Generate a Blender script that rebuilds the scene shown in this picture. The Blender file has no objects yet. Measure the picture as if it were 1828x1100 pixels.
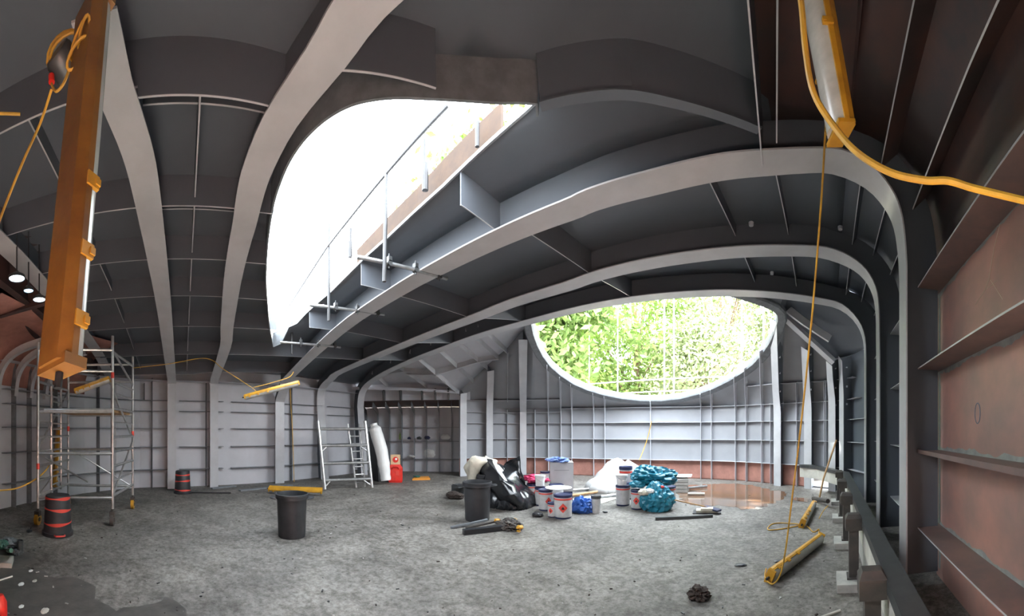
import bpy, bmesh, math, random
from mathutils import Vector, Matrix, noise
from mathutils.geometry import delaunay_2d_cdt
random.seed(7)
sc = bpy.context.scene
COL = sc.collection
V = Vector
PI = math.pi
# ------------------------------------------------------------------ camera, sky, sun, exposure
F = 600.0; EYE = 1.6; HOR = 770.0; FWD = 1268.0
cd = bpy.data.cameras.new('camera')
cam = bpy.data.objects.new('camera', cd); COL.objects.link(cam)
cd.type = 'PANO'; cd.panorama_type = 'CENTRAL_CYLINDRICAL'
cd.central_cylindrical_range_u_min = -914 / F; cd.central_cylindrical_range_u_max = 914 / F
cd.central_cylindrical_range_v_min = (HOR - 1100) / F; cd.central_cylindrical_range_v_max = HOR / F
cd.central_cylindrical_radius = 1.0
cd.clip_start = 0.02
cam.location = (0, 0, EYE)
cam.rotation_euler = (PI / 2, 0, (FWD - 914) / F)
sc.camera = cam
w = bpy.data.worlds.new('sky'); sc.world = w; w.use_nodes = True
nt = w.node_tree; bg = nt.nodes['Background']
tc = nt.nodes.new('ShaderNodeTexCoord'); sep = nt.nodes.new('ShaderNodeSeparateXYZ'); cr = nt.nodes.new('ShaderNodeValToRGB')
nt.links.new(tc.outputs['Generated'], sep.inputs[0]); nt.links.new(sep.outputs['Z'], cr.inputs[0]); nt.links.new(cr.outputs[0], bg.inputs[0])
cr.color_ramp.elements[0].color = (0.95, 0.97, 1.0, 1); cr.color_ramp.elements[1].color = (0.80, 0.90, 1.0, 1)
bg.inputs[1].default_value = 9.0
sd = bpy.data.lights.new('sun', 'SUN'); sd.energy = 130.0; sd.angle = 0.02; sd.color = (1.0, 0.965, 0.89)
sun = bpy.data.objects.new('sun', sd); COL.objects.link(sun)
sun.rotation_euler = V((0.70, -0.37, -0.62)).to_track_quat('-Z', 'Y').to_euler()
sun.location = (-6, 6, 14)
sc.view_settings.view_transform = 'Standard'; sc.view_settings.look = 'None'
sc.view_settings.gamma = 1; sc.view_settings.use_curve_mapping = False
sc.view_settings.exposure = 1.05
sc.cycles.max_bounces = 14; sc.cycles.diffuse_bounces = 9
sc.cycles.use_denoising = True
sc.cycles.sample_clamp_indirect = 12
def portal(loc, aim, sx, sy):
    ld = bpy.data.lights.new('sky_portal', 'AREA'); ld.shape = 'RECTANGLE'; ld.size = sx; ld.size_y = sy; ld.energy = 1
    ld.cycles.is_portal = True
    o = bpy.data.objects.new('sky_portal', ld); COL.objects.link(o); o.location = loc
    return o, ld
# ------------------------------------------------------------------ from photograph pixels to places
def ang(px): return (px - FWD) / F
def P(px, py, d):
    a = ang(px); return V((d * math.sin(a), d * math.cos(a), EYE + (HOR - py) / F * d))
def PYp(px, py, Y): return P(px, py, Y / math.cos(ang(px)))
def G(px, py, z=0.0):
    return P(px, py, (EYE - z) * F / (py - HOR))
def GD(px, d, z=0.0):
    a = ang(px); return V((d * math.sin(a), d * math.cos(a), z))
def lerp(a, b, t): return a + (b - a) * t
def interp(x, T):
    if x <= T[0][0]: return T[0][1]
    for (x0, y0), (x1, y1) in zip(T, T[1:]):
        if x <= x1: return y0 + (y1 - y0) * (x - x0) / (x1 - x0)
    return T[-1][1]
def smooth(t): t = max(0, min(1, t)); return t * t * (3 - 2 * t)
# ------------------------------------------------------------------ materials
def mat(name, col, rough=0.6, metal=0.0, var=0.0, scale=3.0, col2=None, bump=0.0, bscale=40.0, spec=0.5, emit=None, estr=0, detail=6, mus=(0.35, 0.65), trans=0.0, alpha=1.0):
    m = bpy.data.materials.new(name); m.use_nodes = True
    n = m.node_tree.nodes; l = m.node_tree.links; b = n['Principled BSDF']
    b.inputs['Base Color'].default_value = (*col, 1); b.inputs['Roughness'].default_value = rough
    b.inputs['Metallic'].default_value = metal; b.inputs['Specular IOR Level'].default_value = spec
    if trans: b.inputs['Transmission Weight'].default_value = trans
    if alpha < 1: b.inputs['Alpha'].default_value = alpha
    if emit: b.inputs['Emission Color'].default_value = (*emit, 1); b.inputs['Emission Strength'].default_value = estr
    if var or col2 or bump:
        t = n.new('ShaderNodeTexCoord')
    if var or col2:
        c2 = col2 or tuple(c * (1 - var) for c in col)
        nz = n.new('ShaderNodeTexNoise'); nz.inputs['Scale'].default_value = scale; nz.inputs['Detail'].default_value = detail; nz.inputs['Roughness'].default_value = 0.6
        r = n.new('ShaderNodeValToRGB'); r.color_ramp.elements[0].position = mus[0]; r.color_ramp.elements[1].position = mus[1]
        r.color_ramp.elements[0].color = (*c2, 1); r.color_ramp.elements[1].color = (*col, 1)
        l.new(t.outputs['Object'], nz.inputs[0]); l.new(nz.outputs[0], r.inputs[0]); l.new(r.outputs[0], b.inputs['Base Color'])
    if bump:
        nb = n.new('ShaderNodeTexNoise'); nb.inputs['Scale'].default_value = bscale; nb.inputs['Detail'].default_value = 5
        bp = n.new('ShaderNodeBump'); bp.inputs['Strength'].default_value = bump; bp.inputs['Distance'].default_value = 0.02
        l.new(t.outputs['Object'], nb.inputs[0]); l.new(nb.outputs[0], bp.inputs['Height']); l.new(bp.outputs[0], b.inputs['Normal'])
    return m
M = {}
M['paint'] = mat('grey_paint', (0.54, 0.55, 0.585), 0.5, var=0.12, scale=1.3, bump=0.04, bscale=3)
M['deck'] = mat('grey_paint_shaded', (0.115, 0.132, 0.155), 0.42, var=0.14, scale=1.1, bump=0.05, bscale=3)  # same grey paint as the walls; ceiling, web and bay shade put into colour
M['frame'] = mat('grey_paint_lit', (0.54, 0.55, 0.57), 0.34, var=0.15, scale=2)  # same grey paint, lightened to carry the light and sheen on face plates
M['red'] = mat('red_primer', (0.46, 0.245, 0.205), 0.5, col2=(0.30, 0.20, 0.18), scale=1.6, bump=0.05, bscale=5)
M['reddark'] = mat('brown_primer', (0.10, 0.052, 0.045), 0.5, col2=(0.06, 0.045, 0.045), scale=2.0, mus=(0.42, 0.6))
M['redlow'] = mat('red_primer_low', (0.42, 0.20, 0.155), 0.55, col2=(0.30, 0.14, 0.11), scale=4)
M['rib'] = mat('brown_stiffener', (0.20, 0.125, 0.11), 0.4, col2=(0.14, 0.10, 0.095), scale=4)
M['steelgrey'] = mat('steel_and_shade_grey', (0.20, 0.215, 0.23), 0.5, var=0.3, scale=8)  # steel grey; also paints shade onto left wall and recess stiffeners
M['alu'] = mat('aluminium', (0.62, 0.62, 0.61), 0.32, 0.85, var=0.25, scale=9)
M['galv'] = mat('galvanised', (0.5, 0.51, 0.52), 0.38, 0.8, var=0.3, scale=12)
M['yellow'] = mat('yellow_plastic', (0.60, 0.31, 0.025), 0.38, col2=(0.40, 0.19, 0.02), scale=5, mus=(0.3, 0.6))
M['cable'] = mat('yellow_cable', (0.70, 0.40, 0.04), 0.5, col2=(0.45, 0.25, 0.04), scale=6)
M['lens'] = mat('grey_diffuser', (0.55, 0.54, 0.50), 0.22, var=0.25, scale=5)
M['black'] = mat('black_plastic', (0.022, 0.023, 0.026), 0.42, var=0.3, scale=6)
M['blackbin'] = mat('black_bin', (0.035, 0.036, 0.04), 0.5, var=0.35, scale=5)
M['tape'] = mat('red_tape', (0.72, 0.07, 0.05), 0.4)
M['timber'] = mat('timber', (0.55, 0.34, 0.17), 0.7, col2=(0.38, 0.22, 0.10), scale=7)
M['rust'] = mat('rusty_steel', (0.09, 0.075, 0.065), 0.65, col2=(0.05, 0.045, 0.042), scale=6)
M['dsteel'] = mat('dark_steel', (0.085, 0.09, 0.092), 0.4, 0.3, var=0.3, scale=5)
M['conc'] = mat('concrete_block', (0.46, 0.45, 0.42), 0.85, var=0.25, scale=9)
M['beige'] = mat('beige_board', (0.62, 0.60, 0.54), 0.6, var=0.2, scale=4)
M['white'] = mat('white_plastic', (0.80, 0.80, 0.78), 0.45, var=0.1, scale=5)
M['cloth'] = mat('cream_cloth', (0.66, 0.61, 0.50), 0.85, var=0.25, scale=7, bump=0.2, bscale=14)
M['paintdim'] = mat('grey_paint_front_dimmed', (0.31, 0.32, 0.34), 0.5, var=0.12, scale=1.3, bump=0.04, bscale=3)  # wall paint darkened to hold back the window light on the end wall
M['sheet'] = mat('white_sheet', (0.42, 0.41, 0.40), 0.7, var=0.12, scale=7, bump=0.15, bscale=9)
M['polyblack'] = mat('black_sheeting', (0.014, 0.015, 0.018), 0.24, spec=0.7, bump=0.2, bscale=7)
M['navy'] = mat('navy_plastic', (0.018, 0.024, 0.075), 0.4)
M['redp'] = mat('red_plastic', (0.75, 0.03, 0.02), 0.35, var=0.2, scale=8)
M['redl'] = mat('red_label', (0.70, 0.07, 0.05), 0.5)
M['can'] = mat('white_can', (0.55, 0.55, 0.55), 0.35, var=0.2, scale=14)
M['teal'] = mat('turquoise_plastic', (0.02, 0.23, 0.33), 0.3, col2=(0.01, 0.15, 0.23), scale=12, bump=0.5, bscale=14)
M['blue'] = mat('blue_plastic', (0.04, 0.14, 0.50), 0.3, bump=0.4, bscale=18)
M['bluerag'] = mat('blue_rag', (0.18, 0.27, 0.55), 0.8, bump=0.3, bscale=30)
M['pink'] = mat('pink_rag', (0.70, 0.06, 0.17), 0.7, bump=0.4, bscale=25)
M['orange'] = mat('orange_plastic', (0.75, 0.30, 0.04), 0.5)
M['green'] = mat('green_metal', (0.06, 0.17, 0.13), 0.5, var=0.5, scale=12)
M['box'] = mat('grey_card', (0.50, 0.50, 0.51), 0.7, var=0.1, scale=6)
M['tan'] = mat('tan_card', (0.60, 0.42, 0.25), 0.7)
M['dirt'] = mat('brown_rag', (0.05, 0.035, 0.028), 0.9, var=0.5, scale=20)
M['glow'] = mat('lamp_glow', (0.9, 0.95, 1), 0.3, emit=(0.72, 0.86, 1.0), estr=9)
M['glowdim'] = mat('lamp_glow_dim', (0.6, 0.8, 1), 0.3, emit=(0.45, 0.75, 1.0), estr=4)
M['holed'] = mat('bright_stud', (0.8, 0.82, 0.85), 0.3, 0.4)
M['dimtimber'] = mat('dimmed_timber', (0.045, 0.023, 0.010), 0.85, col2=(0.03, 0.015, 0.007), scale=7)  # toe board timber darkened in colour to offset the strong sky light
M['ambershade'] = mat('shaded_yellow_plastic', (0.26, 0.12, 0.025), 0.38, col2=(0.16, 0.07, 0.02), scale=5)  # yellow housing darkened: the hanging light's shaded face put into its colour
M['weldedge'] = mat('pale_grey_edge', (0.34, 0.35, 0.345), 0.6, var=0.3, scale=9)
M['dimgalv'] = mat('dimmed_galvanised', (0.05, 0.052, 0.055), 0.5, 0.2, var=0.3, scale=12)  # pole metal darkened so the bright sky does not burn it out
M['leaf'] = mat('leaves', (0.22, 0.31, 0.08), 0.6, col2=(0.08, 0.16, 0.03), scale=1.5)
M['leafpale'] = mat('pale_leaves', (0.28, 0.32, 0.16), 0.6, col2=(0.13, 0.18, 0.07), scale=1.2)
M['bark'] = mat('bark', (0.16, 0.11, 0.07), 0.9)
M['ground'] = mat('ground_outside', (0.40, 0.36, 0.28), 0.9, var=0.3, scale=0.5)
M['teamark'] = mat('blue_chalk', (0.16, 0.20, 0.27), 0.8)
M['chalk'] = mat('chalk', (0.62, 0.50, 0.40), 0.8)
# floor: worn concrete-like deck screed
def floor_mat():
    m = bpy.data.materials.new('worn_floor'); m.use_nodes = True
    n = m.node_tree.nodes; l = m.node_tree.links; b = n['Principled BSDF']
    t = n.new('ShaderNodeTexCoord')
    def ns(s, d=8, r=0.65):
        z = n.new('ShaderNodeTexNoise'); z.inputs['Scale'].default_value = s; z.inputs['Detail'].default_value = d; z.inputs['Roughness'].default_value = r
        l.new(t.outputs['Object'], z.inputs[0]); return z
    def ramp(src, p0, p1, c0, c1):
        r = n.new('ShaderNodeValToRGB'); r.color_ramp.elements[0].position = p0; r.color_ramp.elements[1].position = p1
        r.color_ramp.elements[0].color = (*c0, 1); r.color_ramp.elements[1].color = (*c1, 1); l.new(src, r.inputs[0]); return r
    a = ramp(ns(0.9).outputs[0], 0.32, 0.68, (0.142, 0.133, 0.120), (0.325, 0.305, 0.275))
    f = ramp(ns(16, 10, 0.75).outputs[0], 0.34, 0.58, (0.38, 0.36, 0.34), (1, 1, 1))
    mx = n.new('ShaderNodeMix'); mx.data_type = 'RGBA'; mx.blend_type = 'MULTIPLY'; mx.inputs[0].default_value = 1
    l.new(a.outputs[0], mx.inputs[6]); l.new(f.outputs[0], mx.inputs[7])
    g = ramp(ns(5, 14, 0.85).outputs[0], 0.42, 0.53, (0.42, 0.39, 0.36), (1, 1, 1))
    m2 = n.new('ShaderNodeMix'); m2.data_type = 'RGBA'; m2.blend_type = 'MULTIPLY'; m2.inputs[0].default_value = 0.8
    l.new(mx.outputs[2], m2.inputs[6]); l.new(g.outputs[0], m2.inputs[7]); l.new(m2.outputs[2], b.inputs['Base Color'])
    b.inputs['Roughness'].default_value = 0.62
    bp = n.new('ShaderNodeBump'); bp.inputs['Strength'].default_value = 0.5; bp.inputs['Distance'].default_value = 0.03
    l.new(ns(9, 12, 0.8).outputs[0], bp.inputs['Height']); l.new(bp.outputs[0], b.inputs['Normal'])
    return m
M['floor'] = floor_mat()
M['wet'] = mat('wet_floor', (0.12, 0.112, 0.10), 0.3, col2=(0.065, 0.062, 0.058), scale=6, bump=0.15, bscale=14, detail=12)
M['rustwater'] = mat('rusty_water', (0.20, 0.105, 0.055), 0.07, col2=(0.13, 0.10, 0.08), scale=2.5, spec=0.8)
# ------------------------------------------------------------------ mesh building
class MB:
    def __init__(s): s.v = []; s.f = []; s.m = []; s.sm = []
    def add(s, vs, fs, mi=0, sm=False):
        o = len(s.v); s.v += [V(p) for p in vs]
        for f in fs: s.f.append([i + o for i in f]); s.m.append(mi); s.sm.append(sm)
        return s
    def box(s, c, size, rot=None, mi=0):
        hx, hy, hz = size[0] / 2, size[1] / 2, size[2] / 2
        R = rot.to_3x3() if rot is not None else Matrix.Identity(3)
        vs = [V(c) + R @ V((x * hx, y * hy, z * hz)) for x in (-1, 1) for y in (-1, 1) for z in (-1, 1)]
        return s.add(vs, [(0, 1, 3, 2), (4, 6, 7, 5), (0, 4, 5, 1), (2, 3, 7, 6), (0, 2, 6, 4), (1, 5, 7, 3)], mi)
    def bar(s, a, b, wd, th, up=V((0, 0, 1)), mi=0):
        a = V(a); b = V(b); t = (b - a).normalized(); side = t.cross(up)
        if side.length < 1e-4: side = V((1, 0, 0))
        side.normalize(); u = side.cross(t)
        return s.sweep([a, b], [u, u], [side, side], -th / 2, th / 2, -wd / 2, wd / 2, mi)
    def sweep(s, path, ns, bs, n0, n1, b0, b1, mi=0, sm=False):
        k = len(path); vs = []
        for p, n, b in zip(path, ns, bs):
            vs += [p + n * n0 + b * b0, p + n * n1 + b * b0, p + n * n1 + b * b1, p + n * n0 + b * b1]
        fs = []
        for i in range(k - 1):
            for j in range(4):
                q = (j + 1) % 4; fs.append((i * 4 + j, i * 4 + q, i * 4 + 4 + q, i * 4 + 4 + j))
        fs += [(3, 2, 1, 0), tuple(4 * (k - 1) + j for j in range(4))]
        return s.add(vs, fs, mi, sm)
    def tube(s, path, r, seg=8, mi=0, closed=False, caps=True):
        path = [V(p) for p in path]; k = len(path); vs = []; up = None
        for i in range(k):
            if closed: t = path[(i + 1) % k] - path[i - 1]
            else: t = path[min(i + 1, k - 1)] - path[max(i - 1, 0)]
            t = t.normalized() if t.length > 1e-9 else V((0, 0, 1))
            if up is None:
                up = V((0, 0, 1)) if abs(t.z) < 0.9 else V((1, 0, 0))
            sd_ = t.cross(up)
            if sd_.length < 1e-5: sd_ = t.cross(V((0.3, 1, 0.2)))
            sd_.normalize(); up = sd_.cross(t)
            rr = r[i] if isinstance(r, (list, tuple)) else r
            for j in range(seg):
                a = 2 * PI * j / seg; vs.append(path[i] + (sd_ * math.cos(a) + up * math.sin(a)) * rr)
        fs = []
        for i in range(k if closed else k - 1):
            i2 = (i + 1) % k
            for j in range(seg):
                q = (j + 1) % seg; fs.append((i * seg + j, i * seg + q, i2 * seg + q, i2 * seg + j))
        s.add(vs, fs, mi, True)
        if caps and not closed:
            o = len(s.v) - k * seg
            s.f.append([o + j for j in reversed(range(seg))]); s.m.append(mi); s.sm.append(False)
            s.f.append([o + (k - 1) * seg + j for j in range(seg)]); s.m.append(mi); s.sm.append(False)
        return s
    def lathe(s, prof, c=(0, 0, 0), seg=28, mi=0, sx=1, sy=1, sm=True):
        c = V(c); vs = []
        for r, z in prof:
            for j in range(seg):
                a = 2 * PI * j / seg; vs.append(c + V((r * math.cos(a) * sx, r * math.sin(a) * sy, z)))
        fs = []
        for i in range(len(prof) - 1):
            for j in range(seg):
                q = (j + 1) % seg; fs.append((i * seg + j, i * seg + q, (i + 1) * seg + q, (i + 1) * seg + j))
        return s.add(vs, fs, mi, sm)
    def grid(s, rows, mi=0, sm=True):
        n = len(rows[0]); vs = [p for r in rows for p in r]; fs = []
        for i in range(len(rows) - 1):
            for j in range(n - 1):
                fs.append((i * n + j, i * n + j + 1, (i + 1) * n + j + 1, (i + 1) * n + j))
        return s.add(vs, fs, mi, sm)
    def prism(s, poly, z0, z1, mi=0):
        n = len(poly); vs = [V((p[0], p[1], z0)) for p in poly] + [V((p[0], p[1], z1)) for p in poly]
        fs = [tuple(reversed(range(n))), tuple(range(n, 2 * n))] + [(i, (i + 1) % n, n + (i + 1) % n, n + i) for i in range(n)]
        return s.add(vs, fs, mi)
    def xf(s, mtx):
        s.v = [mtx @ p for p in s.v]; return s
    def build(s, name, mats, parent=None, fix=True):
        if not isinstance(mats, (list, tuple)): mats = [mats]
        vs = s.v; loc = V((0, 0, 0))
        if parent is not None: pm = ((parent.parent.matrix_basis @ parent.matrix_basis) if parent.parent else parent.matrix_basis).inverted(); vs = [pm @ p for p in vs]
        else:
            lo = V((min(p.x for p in vs), min(p.y for p in vs), min(p.z for p in vs))); hi = V((max(p.x for p in vs), max(p.y for p in vs), 0))
            loc = V(((lo.x + hi.x) / 2, (lo.y + hi.y) / 2, lo.z)); vs = [p - loc for p in vs]
        me = bpy.data.meshes.new(name); me.from_pydata([tuple(p) for p in vs], [], s.f)
        for mm in mats: me.materials.append(M[mm] if isinstance(mm, str) else mm)
        me.polygons.foreach_set('material_index', s.m); me.polygons.foreach_set('use_smooth', s.sm)
        if fix:
            b = bmesh.new(); b.from_mesh(me); bmesh.ops.recalc_face_normals(b, faces=b.faces); b.to_mesh(me); b.free()
        if any(s.sm): me.set_sharp_from_angle(angle=math.radians(38))
        me.update()
        o = bpy.data.objects.new(name, me); COL.objects.link(o)
        if parent is not None: o.parent = parent
        else: o.location = loc
        return o
def blob(seed, rx, ry, rz, amp=0.22, fr=1.6, fold=0.12, flat=0.0, sub=4, taper=0.0):
    b = bmesh.new(); bmesh.ops.create_icosphere(b, subdivisions=sub, radius=1)
    off = V((seed * 3.7, seed * 1.3, seed * 7.1)); vs = []
    for v in b.verts:
        p = v.co.copy()
        k = 1 + amp * noise.noise(p * fr + off) + fold * (1 - abs(noise.noise(p * fr * 2.6 + off)) * 2.4) + fold * .22 * (1 - abs(noise.noise(p * fr * 5 + off)) * 2.4)
        q = p * k
        rz_ = rz * .58; tp = 1 - taper * (q.z * .5 + .5)
        q = V((q.x * rx * tp, q.y * ry * tp, q.z * rz_))
        if q.z < -rz_ * (.82 - flat) : q.z = -rz_ * (.82 - flat)
        vs.append(q)
    zmin = min(q.z for q in vs); vs = [V((q.x, q.y, q.z - zmin)) for q in vs]
    fs = [tuple(x.index for x in f.verts) for f in b.faces]; b.free()
    m = MB(); m.add(vs, fs, 0, True); return m
def thing(name, label, cat, loc=(0, 0, 0), group=None, mtx=None):
    o = bpy.data.objects.new(name, None); COL.objects.link(o); o.empty_display_size = 0.1
    if mtx is not None: o.matrix_basis = mtx
    else: o.location = loc
    o['label'] = label; o['category'] = cat
    if group: o['group'] = group
    return o
def tag(o, label, cat, group=None, kind=None):
    o['label'] = label; o['category'] = cat
    if group: o['group'] = group
    if kind: o['kind'] = kind
    return o
def struct(o, label=None, cat=None):
    o['kind'] = 'structure'
    if label: o['label'] = label
    if cat: o['category'] = cat
    return o
def dup(root, mtx, label, group=None):
    r = root.copy(); COL.objects.link(r); r.matrix_basis = mtx; r['label'] = label
    if group: r['group'] = group
    for ch in list(root.children):
        c = ch.copy(); COL.objects.link(c); c.parent = r
        for g in ch.children:
            d = g.copy(); COL.objects.link(d); d.parent = c
    return r
def place(loc, rz=0, s=1.0):
    return Matrix.Translation(V(loc)) @ Matrix.Rotation(rz, 4, 'Z') @ (Matrix.Scale(s, 4) if not isinstance(s, tuple) else Matrix.Diagonal((*s, 1)))
# ------------------------------------------------------------------ the hull: profiles of the ring frames
SL = 0.365
def xr_flange(Y): return 0.84 + SL * Y
def xr_plate(Y): return 1.288 + SL * Y
def xl_flange(Y): return -9.4 - 0.17 * Y
def xl_plate(Y): return xl_flange(Y) - 0.32 - 0.12 * max(0, Y - 2.95)
WEB = 0.37
def prof(pxs, Y):
    q = [(p.x, p.z - EYE) for p in (PYp(a, b, Y) for a, b in pxs)]
    for _ in range(3):
        q = [q[i] if i < 4 or q[i][0] > .9 + .36 * (Y - 2.8) else (q[i][0], .25 * q[i - 1][1] + .5 * q[i][1] + .25 * q[i + 1][1]) for i in range(len(q))]
    return q
R1p = prof([(500, 690), (503, 677), (588, 592), (686, 520), (785, 461), (893, 404), (1000, 360), (1045, 338), (1147, 305), (1220, 289), (1293, 275), (1380, 264), (1445, 259), (1504, 265), (1555, 291), (1591, 333), (1609, 373), (1617, 424), (1620, 475)], 2.8)
R2p = prof([(565, 720), (566, 700), (572, 687), (584, 675), (598, 667), (696, 618), (827, 560), (900, 540), (1000, 505), (1047, 486), (1110, 468), (1178, 456), (1240, 446), (1293, 440), (1350, 437), (1409, 437), (1475, 440), (1518, 456), (1547, 480), (1564, 511), (1570, 547), (1571, 600)], 4.45)
R3p = prof([(637, 725), (639, 705), (645, 692), (657, 680), (683, 664), (729, 638), (794, 615), (853, 595), (938, 569), (1000, 554), (1060, 539), (1139, 526), (1227, 518), (1300, 516), (1391, 518), (1464, 527), (1504, 542), (1533, 571), (1545, 602), (1547, 640)], 6.15)
def ceil_tab(pr):
    t = sorted((x, h) for x, h in pr); out = []
    for x, h in t:
        if out and x - out[-1][0] < 1e-3: continue
        out.append((x, h))
    return out
def hflange(pr, x, Y):
    xc = xr_flange(Y) - 0.62
    return interp(min(x, xc), ceil_tab(pr))
YR = [(2.95, R1p), (4.6, R2p), (6.3, R3p)]
def hdeck(x, Y):
    def one(k):
        Yk, pr = YR[k]; xx = x
        if Y < 2.95:      # the same curve, its ends following the sides of the hull
            xx = x + smooth((x + 1) / 2.5) * (SL * (2.95 - Y)) - smooth((-5 - x) / 4) * 0.17 * (2.95 - Y)
        return max(hflange(pr, xx, Yk), 1.42) + WEB
    if Y <= 2.95: return one(0)
    if Y <= 4.6: return lerp(one(0), one(1), (Y - 2.95) / 1.65)
    return lerp(one(1), one(2), min(1, (Y - 4.6) / 1.7))
def xcor(Y): return xr_flange(Y) - 0.62
def corner(Y, t):      # t 0..1 from the deck round to the side plate
    x0 = xcor(Y); h0 = hdeck(x0, Y); rx = xr_plate(Y) - x0; rz = 1.0
    a = t * PI / 2
    return V((x0 + rx * math.sin(a) ** 0.9 if t > 0 else x0, Y, EYE + h0 - rz * (1 - math.cos(a) ** 0.9 if t < 1 else 1)))
# ------------------------------------------------------------------ floor
fl = MB()
fl.prism([(-13.5, -5), (5, -5), (5, 13.5), (-13.5, 13.5)], -0.12, 0)
struct(fl.build('floor', 'floor'))
# ------------------------------------------------------------------ skylight opening in the deck
SKYPX = [(488, 620), (482, 585), (478, 540), (476, 500), (478, 450), (483, 405), (491, 362), (503, 325), (519, 289), (542, 255), (568, 228), (596, 207), (628, 191), (665, 182), (705, 178), (770, 180), (840, 184), (900, 187), (956, 188), (900, 240), (790, 341), (690, 432), (590, 526), (530, 581)]
LIP = .30
def on_lip(px, py, LIP=LIP):
    a_, b_ = .5, 14.0
    for _ in range(40):
        d = (a_ + b_) / 2; p = P(px, py, d)
        if p.z - EYE < hdeck(p.x, min(p.y, 2.9)) - LIP: a_ = d
        else: b_ = d
    return P(px, py, a_)
SKYPX.insert(19, (958, 189))
SKY = [tuple(on_lip(*q, LIP if i < 19 else .06).xy) for i, q in enumerate(SKYPX)]
def lip_depth(x, y):
    return LIP if min(range(len(SKY)), key=lambda i: (SKY[i][0] - x) ** 2 + (SKY[i][1] - y) ** 2) < 19 else .025
def inside(p, poly):
    x, y = p[0], p[1]; c = False; n = len(poly)
    for i in range(n):
        x0, y0 = poly[i]; x1, y1 = poly[(i + 1) % n]
        if (y0 > y) != (y1 > y) and x < (x1 - x0) * (y - y0) / (y1 - y0) + x0: c = not c
    return c
def ceiling_part(Y0, Y1, hole, ystep, thick=0.03):
    pts = []; rows = []
    ny = max(2, round((Y1 - Y0) / ystep)); nx = 46
    for i in range(ny + 1):
        Y = lerp(Y0, Y1, i / ny); xa = xl_plate(Y) - 0.05; xb = xcor(Y)
        for j in range(nx + 1):
            x = lerp(xa, xb, j / nx); pts.append((x, Y, i, j))
    if hole:
        keep = [p for p in pts if not inside(p, hole) and min((p[0] - q[0]) ** 2 + (p[1] - q[1]) ** 2 for q in hole) > 0.004]
        vs = [V((p[0], p[1])) for p in keep]; o = len(vs); dense = []
        for i in range(len(hole)):
            a = V(hole[i]); b = V(hole[(i + 1) % len(hole)]); k = max(1, int((b - a).length / 0.25))
            dense += [a.lerp(b, q / k) for q in range(k)]
        vs += dense; ed = [(o + i, o + (i + 1) % len(dense)) for i in range(len(dense))]
        o2 = len(vs); ln = [V((-.2056 + .2256 * y_, y_)) for y_ in [-4.5 + .2 * q for q in range(37)]]; vs += ln
        ed += [(o2 + i, o2 + i + 1) for i in range(len(ln) - 1)]
        ov, oe, of = delaunay_2d_cdt(vs, ed, [], 0, 1e-5)[:3]
        tri = [f for f in of if not inside(sum((ov[i] for i in f), V((0, 0))) / len(f), hole)]
    else:
        ov = [V((p[0], p[1])) for p in pts]; tri = [(i * (nx + 1) + j, i * (nx + 1) + j + 1, (i + 1) * (nx + 1) + j + 1, (i + 1) * (nx + 1) + j) for i in range(ny) for j in range(nx)]
    m = MB(); m.add([V((v.x, v.y, EYE + hdeck(v.x, v.y))) for v in ov], [tuple(f) for f in tri], 0, True)
    return m
def thicken(o, t, off=1):
    md = o.modifiers.new('thickness', 'SOLIDIFY'); md.thickness = t; md.offset = off; return o
ceilm = ceiling_part(-4.6, 2.95, SKY, 0.2)
c2 = ceiling_part(2.95, 6.3, None, 0.28)
ceilm.add(c2.v, c2.f, 0, True)
for i, f in enumerate(ceilm.f):
    c = sum((ceilm.v[k] for k in f), V()) / len(f)
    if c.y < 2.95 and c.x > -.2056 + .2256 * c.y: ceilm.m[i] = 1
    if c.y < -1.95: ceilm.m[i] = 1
# right-hand corner of the deck
for (Ya, Yb, mi, k) in ((-4.6, 2.95, 1, 12), (2.95, 6.3, 0, 6)):
    ceilm.grid([[corner(lerp(Ya, Yb, i / k), j / 10) for j in range(11)] for i in range(k + 1)], mi)
# ------------------------------------------------------------------ the forward end: curved wall, tilted oval opening
def WZ(px, py):      # the tilted plane of the oval opening
    a = ang(px); s = 0.42; h = (HOR - py) / F
    d = (2.71 + s * 11.1 - EYE) / (h + s * math.cos(a)); return P(px, py, d)
WIN = [(951, 572), (955, 592), (962, 612), (972, 632), (985, 650), (1003, 666), (1025, 681), (1050, 692), (1080, 701), (1110, 707), (1145, 711), (1180, 711), (1215, 707), (1245, 699), (1272, 689), (1300, 675), (1322, 661), (1342, 645), (1358, 627), (1371, 607), (1380, 587), (1386, 566), (1385, 558), (1378, 551), (1360, 543), (1340, 536), (1320, 530), (1298, 524)]
WP = [WZ(*p) for p in WIN]
topY = WP[-1].y
WTOP = [V((lerp(WP[-1].x, WP[0].x, t), lerp(WP[-1].y, WP[0].y, t) - 0.25 * math.sin(PI * t), 0)) for t in (0.15, 0.3, 0.45, 0.6, 0.75, 0.9)]
for p in WTOP: p.z = 2.71 + 0.42 * (11.1 - p.y)
RIMB = WP[:22]       # lower edge, from left to right
BASE = [(820, 12.2), (870, 12.5), (935, 12.7), (1000, 12.4), (1060, 12.1), (1170, 11.6), (1260, 11.3), (1320, 10.9), (1397, 10.1), (1452, 9.6), (1500, 9.15), (1520, 8.8), (1540, 8.15), (1578.7, 7.25)]
RIMZ = [(820, (698, 12.1)), (845, (676, 11.9)), (870, (652, 11.4)), (890, (634, 10.8)), (905, (622, 10.3)), (925, (598, 9.5)), (940, (582, 8.9))]
RIMR = [(1400, (558, 7.95)), (1412, (566, 8.05)), (1425, (580, 8.1)), (1445, (605, 8.3)), (1470, (626, 8.4)), (1490, (640, 8.4)), (1520, (634, 8.2)), (1545, (622, 7.8)), (1578.7, (613, 7.25))]
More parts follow.
